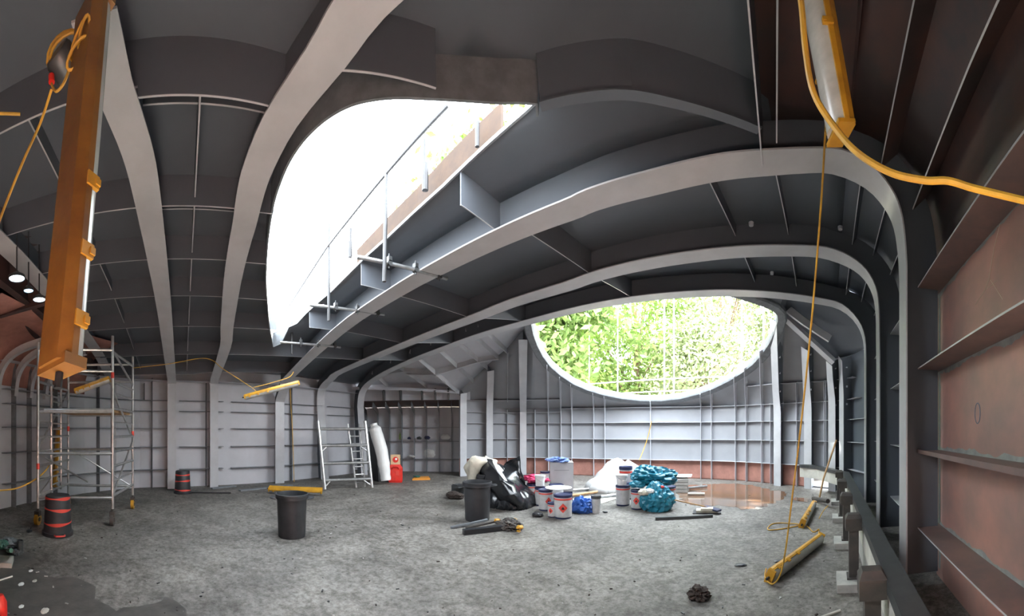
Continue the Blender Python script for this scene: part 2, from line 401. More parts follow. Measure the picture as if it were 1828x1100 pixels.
rim_pts = [(px, P(px, v[0], v[1])) for px, v in RIMZ] + [(p[0], WP[i]) for i, p in enumerate(WIN[:22])] + [(px, P(px, v[0], v[1])) for px, v in RIMR]
def pxof(p): return FWD + F * math.atan2(p.x, p.y)
def rim_at(px):
    for (a, pa), (b, pb) in zip(rim_pts, rim_pts[1:]):
        if a <= px <= b: return pa.lerp(pb, (px - a) / (b - a))
    return rim_pts[-1][1] if px > 1500 else rim_pts[0][1]
def base_at(px): return GD(px, interp(px, BASE))
ZK = 2.45
def endwall(px, z):       # point of the plating: upright to ZK, then leaning in to the rim
    b = base_at(px)
    if z <= ZK: return V((b.x, b.y, z))
    r = rim_at(px); t = (z - ZK) / max(0.05, (r.z - ZK)); t = min(1, t)
    q = V((b.x, b.y, ZK)).lerp(r, t); bulge = 0.16 * math.sin(PI * t) * min(1, (r.z - ZK))
    out = V((b.x, b.y, 0)).normalized(); q += out * bulge; return q
cols = sorted(set([820 + 8 * i for i in range(95)] + [951, 1386, 1395, 1400, 1446, 1500, 1540, 1560, 1578.7]))
cols = [c for c in cols if c <= 1578.7]
ew = MB()
rows = []
lev = [0, .04, .45, .62, 1.32, 1.9, ZK]
for px in cols:
    r = rim_at(px)
    rows.append([endwall(px, z) for z in lev] + [endwall(px, lerp(ZK, r.z, k / 6)) for k in range(1, 7)])
n = len(rows[0]); vs = [p for r in rows for p in r]; fs = []; ms = []
for i in range(len(rows) - 1):
    for j in range(n - 1):
        pc = (cols[i] + cols[i + 1]) / 2
        if 1446 <= pc <= 1500 and 1 <= j < 2: continue      # low opening near the corner
        fs.append((i * n + j, i * n + j + 1, (i + 1) * n + j + 1, (i + 1) * n + j)); ms.append(1 if j < 3 and pc < 1446 else (2 if pc > 1500 else 0))  # far right columns take the shaded grey as painted corner shade
ew.add(vs, fs, 0, True)
for k, mi in enumerate(ms): ew.m[k] = mi
wall_front = struct(thicken(ew.build('wall_front', ['paintdim', 'redlow', 'deck']), 0.02, 0))
# the deck between the last ring frame and the rim
d3 = lambda x: V((x, 6.3, EYE + hdeck(x, 6.3)))
A0 = V((xl_plate(6.3), 6.3)); A1 = base_at(820).xy
dirA = (A1 - A0).normalized(); outA = V((-dirA.y, dirA.x))
def apt(t, off, z): q = A0.lerp(A1, t) + outA * off; return V((q.x, q.y, z))
pairs = [(d3(-11.5), apt(-.15, .3, 3.3)), (d3(-11.2), apt(0, .12, 3.30)), (d3(-9.9), apt(.35, .12, 3.29)), (d3(-8.8), apt(.72, .12, 3.28)), (d3(-7.95), apt(.99, .16, 3.12)), (d3(-7.8), P(820, 698, 12.1)), (d3(-6.9), P(845, 676, 11.9)), (d3(-6.2), P(870, 652, 11.4)), (d3(-5.6), P(890, 634, 10.8)), (d3(-5.2), P(905, 622, 10.3)), (d3(-4.75), P(925, 598, 9.5)), (d3(-4.5), P(940, 582, 8.9)), (d3(-4.3), WP[0])]
pairs += [(d3(p.x), p) for p in reversed(WTOP)]
pairs += [(d3(WP[-1].x), WP[-1])] + [(d3(WP[-1 - k].x), WP[-1 - k]) for k in range(1, 7)]
pairs += [(d3(lerp(1.55, 2.4, k / 3)), P(px, v[0], v[1])) for k, (px, v) in enumerate(RIMR[:4])]
pairs += [(corner(6.3, t), P(px, v[0], v[1])) for t, (px, v) in zip((.25, .45, .65, .85, 1), RIMR[4:])]
ceilm.grid([[a.lerp(b, k / 5) for k in range(6)] for a, b in pairs[:14]], 2)  # lighter paint here stands for the light this strip gets from the opening
ceilm.grid([[a.lerp(b, k / 5) for k in range(6)] for a, b in pairs[13:]], 0)
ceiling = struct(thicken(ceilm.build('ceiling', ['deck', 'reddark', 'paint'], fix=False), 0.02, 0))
# side plating
wr = MB()
for (Ya, Yb, mi, k) in ((-4.35, 2.95, 0, 8), (2.95, 6.3, 1, 4)):
    wr.grid([[V((xr_plate(lerp(Ya, Yb, i / k)), lerp(Ya, Yb, i / k), z)) for z in (0, 1, 2)] + [corner(lerp(Ya, Yb, i / k), 1)] for i in range(k + 1)], mi, False)
wall_right = struct(thicken(wr.build('wall_right', ['red', 'deck']), 0.02, 0))  # shade between the forward frames painted in with the darker grey
LW = [(-.3, -4.35), (-1.5, -4.15), (-3.5, -3.95), (-5.8, -3.6), (-6.7, -3.35), (-7.5, -3.0), (-8.3, -2.5), (-9.0, -1.9), (-9.45, -1.2), (-9.66, -.4), (xl_plate(0.5), 0.5), (xl_plate(1.25), 1.25), (xl_plate(2.95), 2.95), (xl_plate(4.6), 4.6), (xl_plate(6.3), 6.3)]
def lw_at(s):         # s = running length
    for a, b in zip(LW, LW[1:]):
        a = V(a); b = V(b); L = (b - a).length
        if s <= L: return a.lerp(b, s / L), (b - a) / L
        s -= L
    a = V(LW[-2]); b = V(LW[-1]); return b, (b - a).normalized()
def wallmesh(pts, z0, z1): return MB().grid([[V((x, y, z)) for z in (z0, lerp(z0, z1, .5), z1)] for x, y in pts], 0, False)
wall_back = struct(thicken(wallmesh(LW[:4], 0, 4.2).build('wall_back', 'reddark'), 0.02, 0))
wall_left = struct(thicken(wallmesh(LW[3:], 0, 3.62).build('wall_left', 'paint'), 0.02, 0))
# recess on the left side beyond the last ring frame
hd = MB()
hd.grid([[apt(t, 0, 2.74), apt(t, 0, 3.34 + .28 * max(0, 1 - t / .3))] for t in [-.06] + [i / 10 for i in range(12)]], 0, False)
hd.grid([[apt(t, 0, 2.74), apt(t, .12, 2.72), apt(t, 1.15, 2.55)] for t in [-.3] + [i / 10 for i in range(14)]], 1, False)
hd.grid([[apt(t, 1.05, 0), apt(t, 1.05, 1.3), apt(t, 1.05, 2.55)] for t in [-.25] + [i / 10 for i in range(13)]], 0, False)
hd.grid([[apt(0, -.05, z), apt(-.25, 1.1, z)] for z in (0, 3.0)], 0, False)
hd.grid([[apt(1, 0, z), apt(1.12, 1.1, z)] for z in (0, 3.0)], 0, False)
wall_recess = struct(thicken(hd.build('wall_recess', ['paint', 'reddark']), 0.02, 0))
# ------------------------------------------------------------------ ring frames (web and face plate)
def normals(path, bs, ref):
    ns = []
    for i in range(len(path)):
        t = path[min(i + 1, len(path) - 1)] - path[max(i - 1, 0)]
        n = t.cross(bs[i]); n.normalize()
        if n.dot(V(ref) - path[i]) < 0: n = -n
        ns.append(n)
    return ns
def subdiv(path, k=3):
    out = []
    n = len(path)
    for i in range(n - 1):
        p0 = path[max(i - 1, 0)]; p1 = path[i]; p2 = path[i + 1]; p3 = path[min(i + 2, n - 1)]
        for j in range(k):
            t = j / k
            out.append(0.5 * ((2 * p1) + (-p0 + p2) * t + (2 * p0 - 5 * p1 + 4 * p2 - p3) * t * t + (-p0 + 3 * p1 - 3 * p2 + p3) * t ** 3))
    out.append(path[-1]); return out
def ring(label, path, bs, ref, web=WEB, wid=0.15, mats=('deck', 'frame')):  # dark web and pale plate paint shade and light onto one grey
    t = thing('ring_frame', label, 'frame', (path[0].x, path[0].y, path[0].z))
    ns = normals(path, bs, ref)
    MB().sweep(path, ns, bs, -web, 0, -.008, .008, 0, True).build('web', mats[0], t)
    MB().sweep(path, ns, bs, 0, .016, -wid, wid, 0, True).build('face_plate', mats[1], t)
    return t, ns
def ring_path(pr, Y0):
    core = []
    for x, h in pr:
        core.append(V((x, Y0, EYE + h)))
    zl = core[0].z
    xa, xb = xl_flange(Y0), min(xl_flange(Y0), core[0].x)
    left = [V((lerp(xa, xb, z / 2.5), Y0, z)) for z in (0.0, 1.0, 2.0, min(2.5, zl - .12))]
    core = subdiv([left[-2], left[-1]] + core, 3)[4:]
    zr = core[-1].z; right = [V((xr_flange(Y0), Y0, z)) for z in (zr - .35, 2.0, 1.0, 0.1)]
    for p in core:       # keep the centre line on the side wall's slope
        wgt = smooth((p.x - (xr_flange(Y0) - .9)) / .6)
        p.x += 0.15 * SL * wgt
    path = left + core + right
    bs = []
    for p in path:
        wgt = smooth((p.x - (xr_flange(Y0) - .9)) / .6); wl = smooth((-6 - p.x) / 3)
        bs.append(V((SL * wgt - 0.17 * wl, 1, 0)))
    return path, bs
pth1, bs1 = ring_path(R1p, 2.95); ring('wide grey ring frame nearest in front, arching from left wall to red wall', pth1, bs1, (-3, 2.95, 1.2))
pth2, bs2 = ring_path(R2p, 4.6); ring('second grey ring frame arching across, between the nearest one and the oval opening', pth2, bs2, (-3, 4.6, 1.2))
pth3, bs3 = ring_path(R3p, 6.3); ring('farthest grey ring frame, whose top crosses the upper edge of the oval opening', pth3, bs3, (-3, 6.3, 1.2))
def PH(px, py):      # the point at face-plate height of the deck framing seen at a pixel
    a, b = 0.5, 14.0
    for _ in range(40):
        d = (a + b) / 2; p = P(px, py, d)
        if p.z - EYE < hdeck(p.x, min(p.y, 2.9)) - WEB: a = d
        else: b = d
    return P(px, py, (a + b) / 2)
def side_ring(label, edgeL, edgeR, foot_px, top, tail):
    ctr = []; bs = []
    for (l, r) in zip(edgeL, edgeR):
        a = PH(*l); b = PH(*r); c = (a + b) / 2; ctr.append(c); wv = (b - a); bs.append(V((0.0, 1, 0)))
    f = ctr[0]
    xf = min(xl_flange(f.y), f.x - 0.02); left = [V((xf, f.y, z)) for z in (0, 1, 2, top)]
    core = subdiv([V((xf + .15, f.y, top + .12))] + [c for c in ctr if c.x > xf + .4] + tail, 3)
    path = left + core
    bs = [V((-0.17 * smooth((-6 - p.x) / 3), 1, 0)) for p in path]
    return ring(label, path, bs, (-4, f.y, 1.2), wid=0.12)
eBL = [(395, 620), (398, 585), (406, 504), (416, 438), (425, 400), (435, 340), (447, 291), (480, 214), (545, 102), (609, 0)]
eBR = [(409, 620), (412, 585), (423, 504), (438, 438), (447, 400), (461, 340), (480, 291), (520, 214), (617, 102), (691, 0)]
hb = lambda x, Y: V((x, Y, EYE + hdeck(x, Y) - WEB))
side_ring('bright grey ring frame left of the skylight, running up past the top of the picture', eBL, eBR, 395, 2.95, [hb(-.9, 1.05), hb(-.2, 1.25), hb(.4, 1.4)])
eAL = [(292, 620), (285, 549), (268, 464), (245, 344), (226, 272), (196, 196), (173, 144), (155, 80), (143, 30)]
eAR = [(309, 620), (301, 549), (294, 464), (278, 344), (266, 272), (243, 196), (227, 144), (208, 65), (192, 15)]
side_ring('dark grey ring frame ending in a point beside the big hanging yellow light', eAL, eAR, 310, 2.92, [])
zY = -1.9
pz = [V((-8.95, zY, z)) for z in (0, 1, 2, 2.85)] + subdiv([V((-8.8, zY, 3.0)), V((-7.6, zY, EYE + 1.75)), hb(-6.0, zY), hb(-4.0, zY), hb(-3.0, zY), hb(-1.9, zY), hb(-0.6, zY)], 3)
ring('dark grey ring frame at the far left edge, behind the scaffold tower', pz, [V((0, 1, 0))] * len(pz), (-4, zY, 1.2), wid=0.12)
# ------------------------------------------------------------------ deck stiffeners (children of the ceiling)
def rib(name, pts, inward, depth, parent, mt='deck', wid=None, th=0.006, k=1, edge=None):
    path = subdiv(pts, k) if k > 1 else pts
    if mt == 'deck' and not wid and edge is None: edge = 'frame'
    ns = []; bs = []
    for i in range(len(path)):
        t = (path[min(i + 1, len(path) - 1)] - path[max(i - 1, 0)]).normalized()
        nn = inward(path[i]) if callable(inward) else V(inward); nn = (nn - t * nn.dot(t)).normalized(); ns.append(nn); bs.append(t.cross(nn))
    m = MB().sweep(path, ns, bs, -.01, depth, -th, th, 0, False)
    if wid: m.sweep(path, ns, bs, depth, depth + .012, -wid / 2, wid / 2, 0, False)
    if edge: m.sweep(path, ns, bs, depth, depth + .004, -th, th, 1, False)
    return m.build(name, [mt, edge] if edge else mt, parent)
DN = (0, 0, -1)
def dk(x, Y): return V((x, Y, EYE + hdeck(x, Y)))
def longit(xa, Ya, xb, Yb, depth, mt='deck', k=5):
    return rib('deck_stiffener', [dk(lerp(xa, xb, i / k), lerp(Ya, Yb, i / k)) for i in range(k + 1)], DN, depth, ceiling, mt)
for x in (-2.1, -3.2, -4.15, -5.15, -6.3, -7.6, -8.8):
    yB = interp(x, [(-9, 1.05), (-5.8, .74), (-3.5, .6), (-2, .75)]); yA = -.28
    longit(x, yA, x, yB, WEB if x > -2.5 else .30)
    longit(x - .28, yA, x - .28, yB - .02, .14)
    longit(x, -1.9, x, yA, .30); longit(x + .1, -3.6, x, -1.9, .28, 'reddark')
    if x < -2.5: longit(x - .02, yB, x, interp(x, [(-6.7, 1.98), (-5.2, 1.34), (-3.9, 1.0), (-3.2, .89)]) if x > -6.5 else 2.95, .30)
longit(-1.76, 0.88, -1.52, 1.42, WEB)
rib('deck_stiffener', [dk(x, .12 + .0 * x) for x in (-8.9, -7, -5, -4, -3, -2.15)], DN, .22, ceiling, 'deck')
rib('deck_stiffener', [dk(x, -1.1) for x in (-8.9, -7, -5, -4, -3, -2.15)], DN, .16, ceiling, 'deck')
for xa, xb in ((-7.5, -7.7), (-5.95, -5.98), (-4.17, -4.02), (-1.9, -1.7)): longit(xa, 3.0, xb, 4.6, .33); longit(xb, 4.6, xb + (xb - xa), 6.3, .33)
for xa, xb in ((-.14, .35), (.53, 1.09)): longit(xa, 3.0, xb, 4.6, .16); longit(xb, 4.6, xb + (xb - xa), 6.3, .16)
redge = sorted(SKY[19:]) 
for xa in (-6.0, -4.15, -2.15): longit(xa, interp(xa, redge) + .02, xa + .02, 2.95, .33)
for t in (.12, .34, .6):
    for (Ya, Yb) in ((2.95, 4.6), (4.6, 6.3)):
        pts = [corner(lerp(Ya, Yb, i / 5), t) for i in range(6)]
        rib('deck_stiffener', pts, lambda p: V((p.x - 1.2, 0, 1.0)) - V((p.x, 0, p.z)) + V((0, 0, 1.4)), .14, ceiling, 'deck')
for t in (.3, .62):
    rib('deck_stiffener', [corner(lerp(-4.3, 2.9, i / 5), t) for i in range(6)], V((-.7, 0, -.7)), .26, ceiling, 'reddark', edge='frame')
longit(.02, 1.0, .46, 2.95, .40); longit(.13, .6, .56, 2.8, .34)
rib('deck_stiffener', [dk(q.x, q.y) for q in (on_lip(x_, y_, .36) for x_, y_ in ((957, 190), (1030, 173), (1118, 166), (1200, 180), (1280, 202), (1345, 226)))], DN, .36, ceiling, 'deck', wid=.07, k=3)
# skylight coaming
def coam(poly, zf, lo, hi0, th, name, mt, parent, label=None):
    n = len(poly); m = MB(); q = [V((x, y, 0)) for x, y in poly]; dense = []
    for i in range(n):
        k = 3; p0, p1, p2, p3 = q[i - 1], q[i], q[(i + 1) % n], q[(i + 2) % n]
        sharp = i >= 17 or i == 0 or (i + 1) % n == 0
        for j in range(k):
            t = j / k
            dense.append(p1.lerp(p2, t) if sharp else 0.5 * ((2 * p1) + (-p0 + p2) * t + (2 * p0 - 5 * p1 + 4 * p2 - p3) * t * t + (-p0 + 3 * p1 - 3 * p2 + p3) * t ** 3))
    c = sum(dense, V()) / len(dense); K = len(dense); vs = []
    for i, p in enumerate(dense):
        t = (dense[(i + 1) % K] - dense[i - 1]).normalized(); nn = t.cross(V((0, 0, 1)))
        if nn.dot(c - p) > 0: nn = -nn
        z = zf(p.x, p.y); a = lo(p.x, p.y) if callable(lo) else lo; hi = hi0 if a > .1 else 0.0
        for off, zz in ((0, z - a), (0, z + hi), (th, z + hi), (th, z - a)): vs.append(V((p.x, p.y, zz)) + nn * off)
    fs = []
    for i in range(K):
        for j in range(4):
            a = i * 4 + j; b = i * 4 + (j + 1) % 4; c2_ = ((i + 1) % K) * 4 + (j + 1) % 4; d = ((i + 1) % K) * 4 + j; fs.append((a, b, c2_, d))
    m.add(vs, fs, 0, True); return m.build(name, mt, parent)
sk = thing('window_1', 'long skylight opening in the grey deck with a curved coaming', 'skylight', (-4, 1.6, 4.0)); sk['kind'] = 'structure'
coam(SKY, lambda x, y: EYE + hdeck(x, y), lip_depth, .03, .02, 'coaming', 'steelgrey', sk)
# ------------------------------------------------------------------ oval opening frame
ov = thing('window_2', 'large oval opening at the end with trees beyond', 'opening', tuple(WP[10])); ov['kind'] = 'structure'
WN = V((0, -.42, -1)).normalized()
loop = WP + WTOP
loop = [p for i, p in enumerate(loop) if (p - loop[i - 1]).length > 1e-3]
cen = sum(loop, V()) / len(loop)
K = len(loop); vs = []; fs = []
for i, p in enumerate(loop):
    t = (loop[(i + 1) % K] - loop[i - 1]).normalized(); o = t.cross(WN).normalized()
    if o.dot(p - cen) < 0: o = -o
    sec = [(0, -.12), (.0, .05), (.03, .10), (.20, .13), (.24, .10), (.24, -.02)]
    vs += [p + o * a + WN * b for a, b in sec]
L_ = 6
for i in range(K):
    for j in range(L_):
        fs.append((i * L_ + j, i * L_ + (j + 1) % L_, ((i + 1) % K) * L_ + (j + 1) % L_, ((i + 1) % K) * L_ + j))
MB().add(vs, fs, 0, True).build('window_frame', 'steelgrey', ov)
po, pl = portal(tuple(cen + V((0, 0.1, .3))), None, 6.4, 5.2); po.rotation_euler = WN.to_track_quat('-Z', 'Y').to_euler()
po, pl = portal((-4.0, 1.6, 4.35), None, 6.2, 2.0); po.rotation_euler = (0, 0.04, 0)
# ------------------------------------------------------------------ wall stiffeners
def endnorm(px): b = base_at(px); a = base_at(min(px + 6, 1578)) - base_at(max(px - 6, 820)); n = V((a.y, -a.x, 0)).normalized(); return n if n.dot(b) < 0 else -n
def end_vert(px, z0, z1, depth, wid=None, parent=None, mt='paint', name='wall_stiffener'):
    k = max(2, int((z1 - z0) / .3)); pts = [endwall(px, lerp(z0, z1, i / k)) for i in range(k + 1)]; nn = endnorm(px)
    return rib(name, pts, nn, depth, parent or wall_front, mt, wid)
for px in (980, 1002.5, 1022, 1061, 1081, 1162.5, 1252, 1272, 1315, 1335, 1363): end_vert(px, 0, rim_at(px).z - .03, .14)
for px in (956, 905): end_vert(px, 0, 2.4, .14)
end_vert(905, 2.75, rim_at(905).z - .03, .14)
end_vert(1379, 0, 2.45, .14)
for px in (1425, 1475, 1478): end_vert(px, 0.5 if px > 1450 else 0, 3.0, .12)
for px, lab in ((823, 'grey upright frame at the right edge of the low recess'), (871, 'grey upright end-wall frame, first one right of the recess'), (934, 'grey upright end-wall frame touching the left tip of the oval opening'), (1397, 'grey upright end-wall frame rising beside the right end of the oval opening'), (1452, 'grey upright frame standing over the low bright opening'), (1498, 'pale grey upright frame just right of the low bright opening'), (1521, 'grey upright frame in the far right corner of the hold')):
    r = rim_at(px); z1 = r.z - .02; k = 12; pts = [endwall(px, lerp(0.0, z1, i / k)) for i in range(k + 1)]; nn = endnorm(px)
    t = thing('upright_frame', lab, 'frame', tuple(pts[0]))
    path = pts; ns = [];  bs = []
    for i in range(len(path)):
        tt = (path[min(i + 1, k)] - path[max(i - 1, 0)]).normalized(); q = (nn - tt * nn.dot(tt)).normalized(); ns.append(q); bs.append(tt.cross(q))
    MB().sweep(path, ns, bs, 0, .3, -.008, .008, 0, True).build('web', 'deck', t)  # web shade painted in, as on the ring frames
    MB().sweep(path, ns, bs, .3, .316, -.12, .12, 0, True).build('face_plate', 'frame', t)
    if px > 1390:
        for z in (2.3, 2.75, 3.2, 3.55):
            if z < z1 - .1:
                p = endwall(px, z); b_ = V((nn.y, -nn.x, 0)); MB().box(p + nn * .16 + b_ * .0, (.045, .045, .05)).build('stud', 'holed', t)
def end_hor(pxa, pxb, z, depth=.14):
    k = max(1, int((pxb - pxa) / 14)); pts = []; 
    for i in range(k + 1):
        px = lerp(pxa, pxb, i / k)
        if z > rim_at(px).z - .05: continue
        pts.append(endwall(px, z))
    if len(pts) > 1: rib('wall_stringer', pts, lambda p: endnorm(pxof(p)), depth, wall_front, 'paint')
for z in (.62, 1.32, 1.9): end_hor(821, 1578, z)
end_hor(821, 1000, 2.3); end_hor(1000, 1540, 2.42)
end_hor(821, 1003, 2.72); end_hor(1335, 1530, 2.95)
# left wall
def lw_params():
    out = []; s = 0
    for a, b in zip(LW, LW[1:]): out.append(s); s += (V(b) - V(a)).length
    out.append(s); return out
LS = lw_params(); S0 = LS[3]; S1 = LS[-1]
def lwp(s, z):
    p, t = lw_at(s); return V((p.x, p.y, z))
def lwn(s):
    p, t = lw_at(s); n = V((t.y, -t.x, 0)); return n if n.dot(V((-3, 1, 0)) - V((p.x, p.y, 0))) > 0 else -n
def s_of_px(px):
    best = None
    for i in range(1200):
        s = lerp(0, S1, i / 1200); p = lwp(s, 0)
        a = math.atan2(p.x, p.y)
        if a > 0: a -= 2 * PI
        d = abs(FWD + F * a - px)
        if best is None or d < best[0]: best = (d, s)
    return best[1]
sBR = [s_of_px(p) for p in (310, 402, 497, 577)]
for z in (.51, 1.15, 1.68, 2.17, 2.47):
    lims = [S0] + sBR + [S1]
    for a, b in zip(lims, lims[1:]):
        a += .16; b -= .10
        k = max(1, int((b - a) / .4)); pts = [lwp(lerp(a, b, i / k), z) for i in range(k + 1)]
        rib('wall_stringer', pts, lwn((a + b) / 2) if k < 4 and a > 5 else (lambda p: (V((-4.5, 1, 0)) - V((p.x, p.y, 0))).normalized()), .17, wall_left, 'steelgrey')  # dark grey paints the shade along these stringers
for px, z0, z1 in ((-15, 0, 3.1), (20, 0, 3.1), (47, 0, 3.1), (95, 0, 3.1), (172, 0, 3.1), (271, 0, 3.1), (257, 2.47, 2.95), (367, 0, 3.0), (517, 0, 3.0)):
    s = s_of_px(px); rib('wall_stiffener', [lwp(s, z0), lwp(s, z1)], lwn(s), .15, wall_left, 'steelgrey')  # shade put into the colour of the uprights too
# rounded red bracket plates high on the far left wall
for px in (-12, 20, 47, 75):
    s = s_of_px(px); p = lwp(s, 0); n_ = lwn(s)
    pts = [V((p.x, p.y, 2.35)) + n_ * .02, V((p.x, p.y, 2.75)) + n_ * .10, V((p.x, p.y, 3.05)) + n_ * .32, V((p.x, p.y, 3.22)) + n_ * .7, V((p.x, p.y, 3.3)) + n_ * 1.3]
    rib('wall_stiffener', pts, V((n_.x, n_.y, -.5)), .12, wall_left, 'frame', wid=.10, k=4)
cv = MB(); rows = []
for i in range(9):
    s = lerp(S0 - 1.5, s_of_px(150), i / 8); p = lwp(s, 0); n_ = lwn(s)
    rows.append([V((p.x, p.y, z)) + n_ * o for o, z in ((.01, 2.55), (.07, 2.9), (.2, 3.15), (.45, 3.36), (.9, 3.5), (1.4, 3.56))])
cv.grid(rows, 0, True)
o = cv.build('corner_plating', 'redlow', wall_left); thicken(o, .012)
# left wall knee flat at the joint with the deck
rib('wall_stringer', [lwp(lerp(S0, S1, i / 24), 3.02) for i in range(25)], lambda p: (V((-4.5, 1, 0)) - V((p.x, p.y, 0))).normalized(), .30, wall_left, 'paint')
# right wall stringers
RZ = (.58, 1.39, 2.26, 3.12)
RN = V((-1, SL, 0)).normalized()
def rp(Y, z): return V((xr_plate(Y), Y, z))
for z in RZ:
    rib('wall_stringer', [rp(-4.3, z), rp(0, z), rp(2.9, z)], RN, .27, wall_right, 'rib', wid=.04 if z in (1.39,) else None, edge='frame')
    rib('wall_stringer', [rp(3.0, z), rp(4.5, z)], RN, .24, wall_right, 'paint')
    rib('wall_stringer', [rp(4.65, z), rp(6.25, z)], RN, .24, wall_right, 'paint')
    rib('wall_stringer', [rp(6.35, z), V((3.75, 7.1, z))], RN, .2, wall_right, 'paint')
rib('wall_stiffener', [rp(3.9, 0), rp(3.9, 3.4)], RN, .10, wall_right, 'paint')
rib('wall_stiffener', [rp(5.5, 0), rp(5.5, 3.4)], RN, .10, wall_right, 'paint')
rib('wall_stiffener', [V((3.75, 7.0, 0)), V((3.75, 7.0, 3.3))], RN, .2, wall_right, 'paint', wid=.1)
# grey touched-up paint along the roots of the red wall's stringers
def ragged(a, b, wd, seed, off=.013, updir=V((0, 0, 1)), name='paint_edge', mt='weldedge', nrm=RN, parent=None):
    L = (b - a).length; k = max(6, int(L / .05)); up = []; dn = []
    for i in range(k + 1):
        p = a.lerp(b, i / k) + nrm * off
        up.append(p + updir * (wd * (.6 + .8 * noise.noise(V((i * .23, seed, 0))) + .35 * noise.noise(V((i * .9, seed, 3))))))
        dn.append(p - updir * (wd * (.6 + .8 * noise.noise(V((i * .21, seed, 9))) + .35 * noise.noise(V((i * .8, seed, 5))))))
    return MB().grid([up, dn], 0, False).build(name, mt, parent or wall_right)
for i, z in enumerate(RZ): ragged(rp(-.5, z), rp(2.9, z), .065, i * 3.1)
for i, (z0, z1) in enumerate(((.1, .55), (.6, 1.36), (1.42, 2.23), (2.3, 3.1))): ragged(rp(2.85, z0), rp(2.85, z1), .05, 20 + i, updir=V((SL, 1, 0)).normalized())
# chalk marks on the red wall: a blue ring and a pale scratched line
mk = MB(); c = P(1745, 738, 1.21 / math.sin((1745 - 1478) / 600) - .03)
tdir = V((SL, 1, 0)).normalized()
mk.tube([c + tdir * (.05 * math.cos(a)) + V((0, 0, .085 * math.sin(a))) for a in [2 * PI * i / 24 for i in range(24)]], .004, 4, closed=True)
mk.build('chalk_mark', 'teamark', wall_right)
mk = MB()
for l in ([(1785, 400), (1775, 440), (1765, 500), (1757, 520), (1740, 545)], [(1768, 500), (1790, 535)], [(1762, 515), (1780, 500)]):
    mk.tube([P(x, y, 1.21 / math.sin((x - 1478) / 600) - .03) for x, y in l], .0022, 4)
mk.build('chalk_mark', 'chalk', wall_right)
# recess stiffeners
for i in range(8):
    t = .05 + i * .125
    rib('wall_stiffener', [apt(t, 1.04, 0), apt(t, 1.04, 2.2), apt(t, .95, 2.45), apt(t, .5, 2.6), apt(t, .1, 2.7)], V((-outA.x, -outA.y, -.3)), .20, wall_recess, 'steelgrey', wid=.03)  # dark sides of the recess stiffeners painted in as shade
for z in (.5, 1.2, 1.75): rib('wall_stringer', [apt(0, 1.04, z), apt(1.05, 1.04, z)], V((-outA.x, -outA.y, 0)), .16, wall_recess, 'steelgrey')
rib('wall_stringer', [apt(0, 0, 3.2), apt(.5, 0, 3.12), apt(1, 0, 2.98)], V((-outA.x, -outA.y, 0)), .3, wall_recess, 'paint', wid=.10)
for t in (.30, .46, .66, .78, .9): rib('wall_stiffener', [apt(t, -.12, 3.14), apt(t, -.03, 2.95), apt(t, 0, 2.74)], V((-outA.x, -outA.y, 0)), .24, wall_recess, 'dsteel', th=.03)
# ribs on the leaning deck over the recess and the curved flats crossing them
for i in (2, 3, 5, 6, 7, 8, 9):
    a, b = pairs[i]; rib('deck_stiffener', [b.lerp(a, k / 5) for k in range(6)], DN, .16, ceiling, 'frame', th=.012)
def flat_on(ts, idx, dep, wid=.16):
    pts = [pairs[i][1].lerp(pairs[i][0], t) for i, t in zip(idx, ts)]
    rib('deck_stiffener', pts, DN, dep, ceiling, 'frame', wid=wid, k=3)
flat_on((0.62, .55, .45, .30, .05), (3, 5, 6, 7, 8), .17); flat_on((.8, .7, .5, .3), (2, 3, 4, 5), .15)
rib('deck_stiffener', [P(1403, 560, 7.8), P(1430, 585, 7.95), P(1460, 612, 8.1), P(1492, 641, 8.25)], (0, -.5, -1), .2, ceiling, 'frame', wid=.12, k=3)
rib('deck_stiffener', [P(1412, 548, 7.6), P(1440, 570, 7.6), P(1485, 600, 7.7)], (0, -.3, -1), .18, ceiling, 'frame', wid=.05, k=2)
# bits lying on stiffeners of the deck: lifting lugs
for px, py, Y in ((1341, 403, 4.3), (1500, 410, 4.3), (1378, 490, 5.95)):
    p = PYp(px, py, Y); MB().lathe([(0, 0), (.03, 0), (.035, .04), (0, .05)], p, 12).build('lug', 'paint', ceiling)
# ------------------------------------------------------------------ things
def pl_(loc, rz=0): return Matrix.Translation(V(loc)) @ Matrix.Rotation(rz, 4, 'Z')
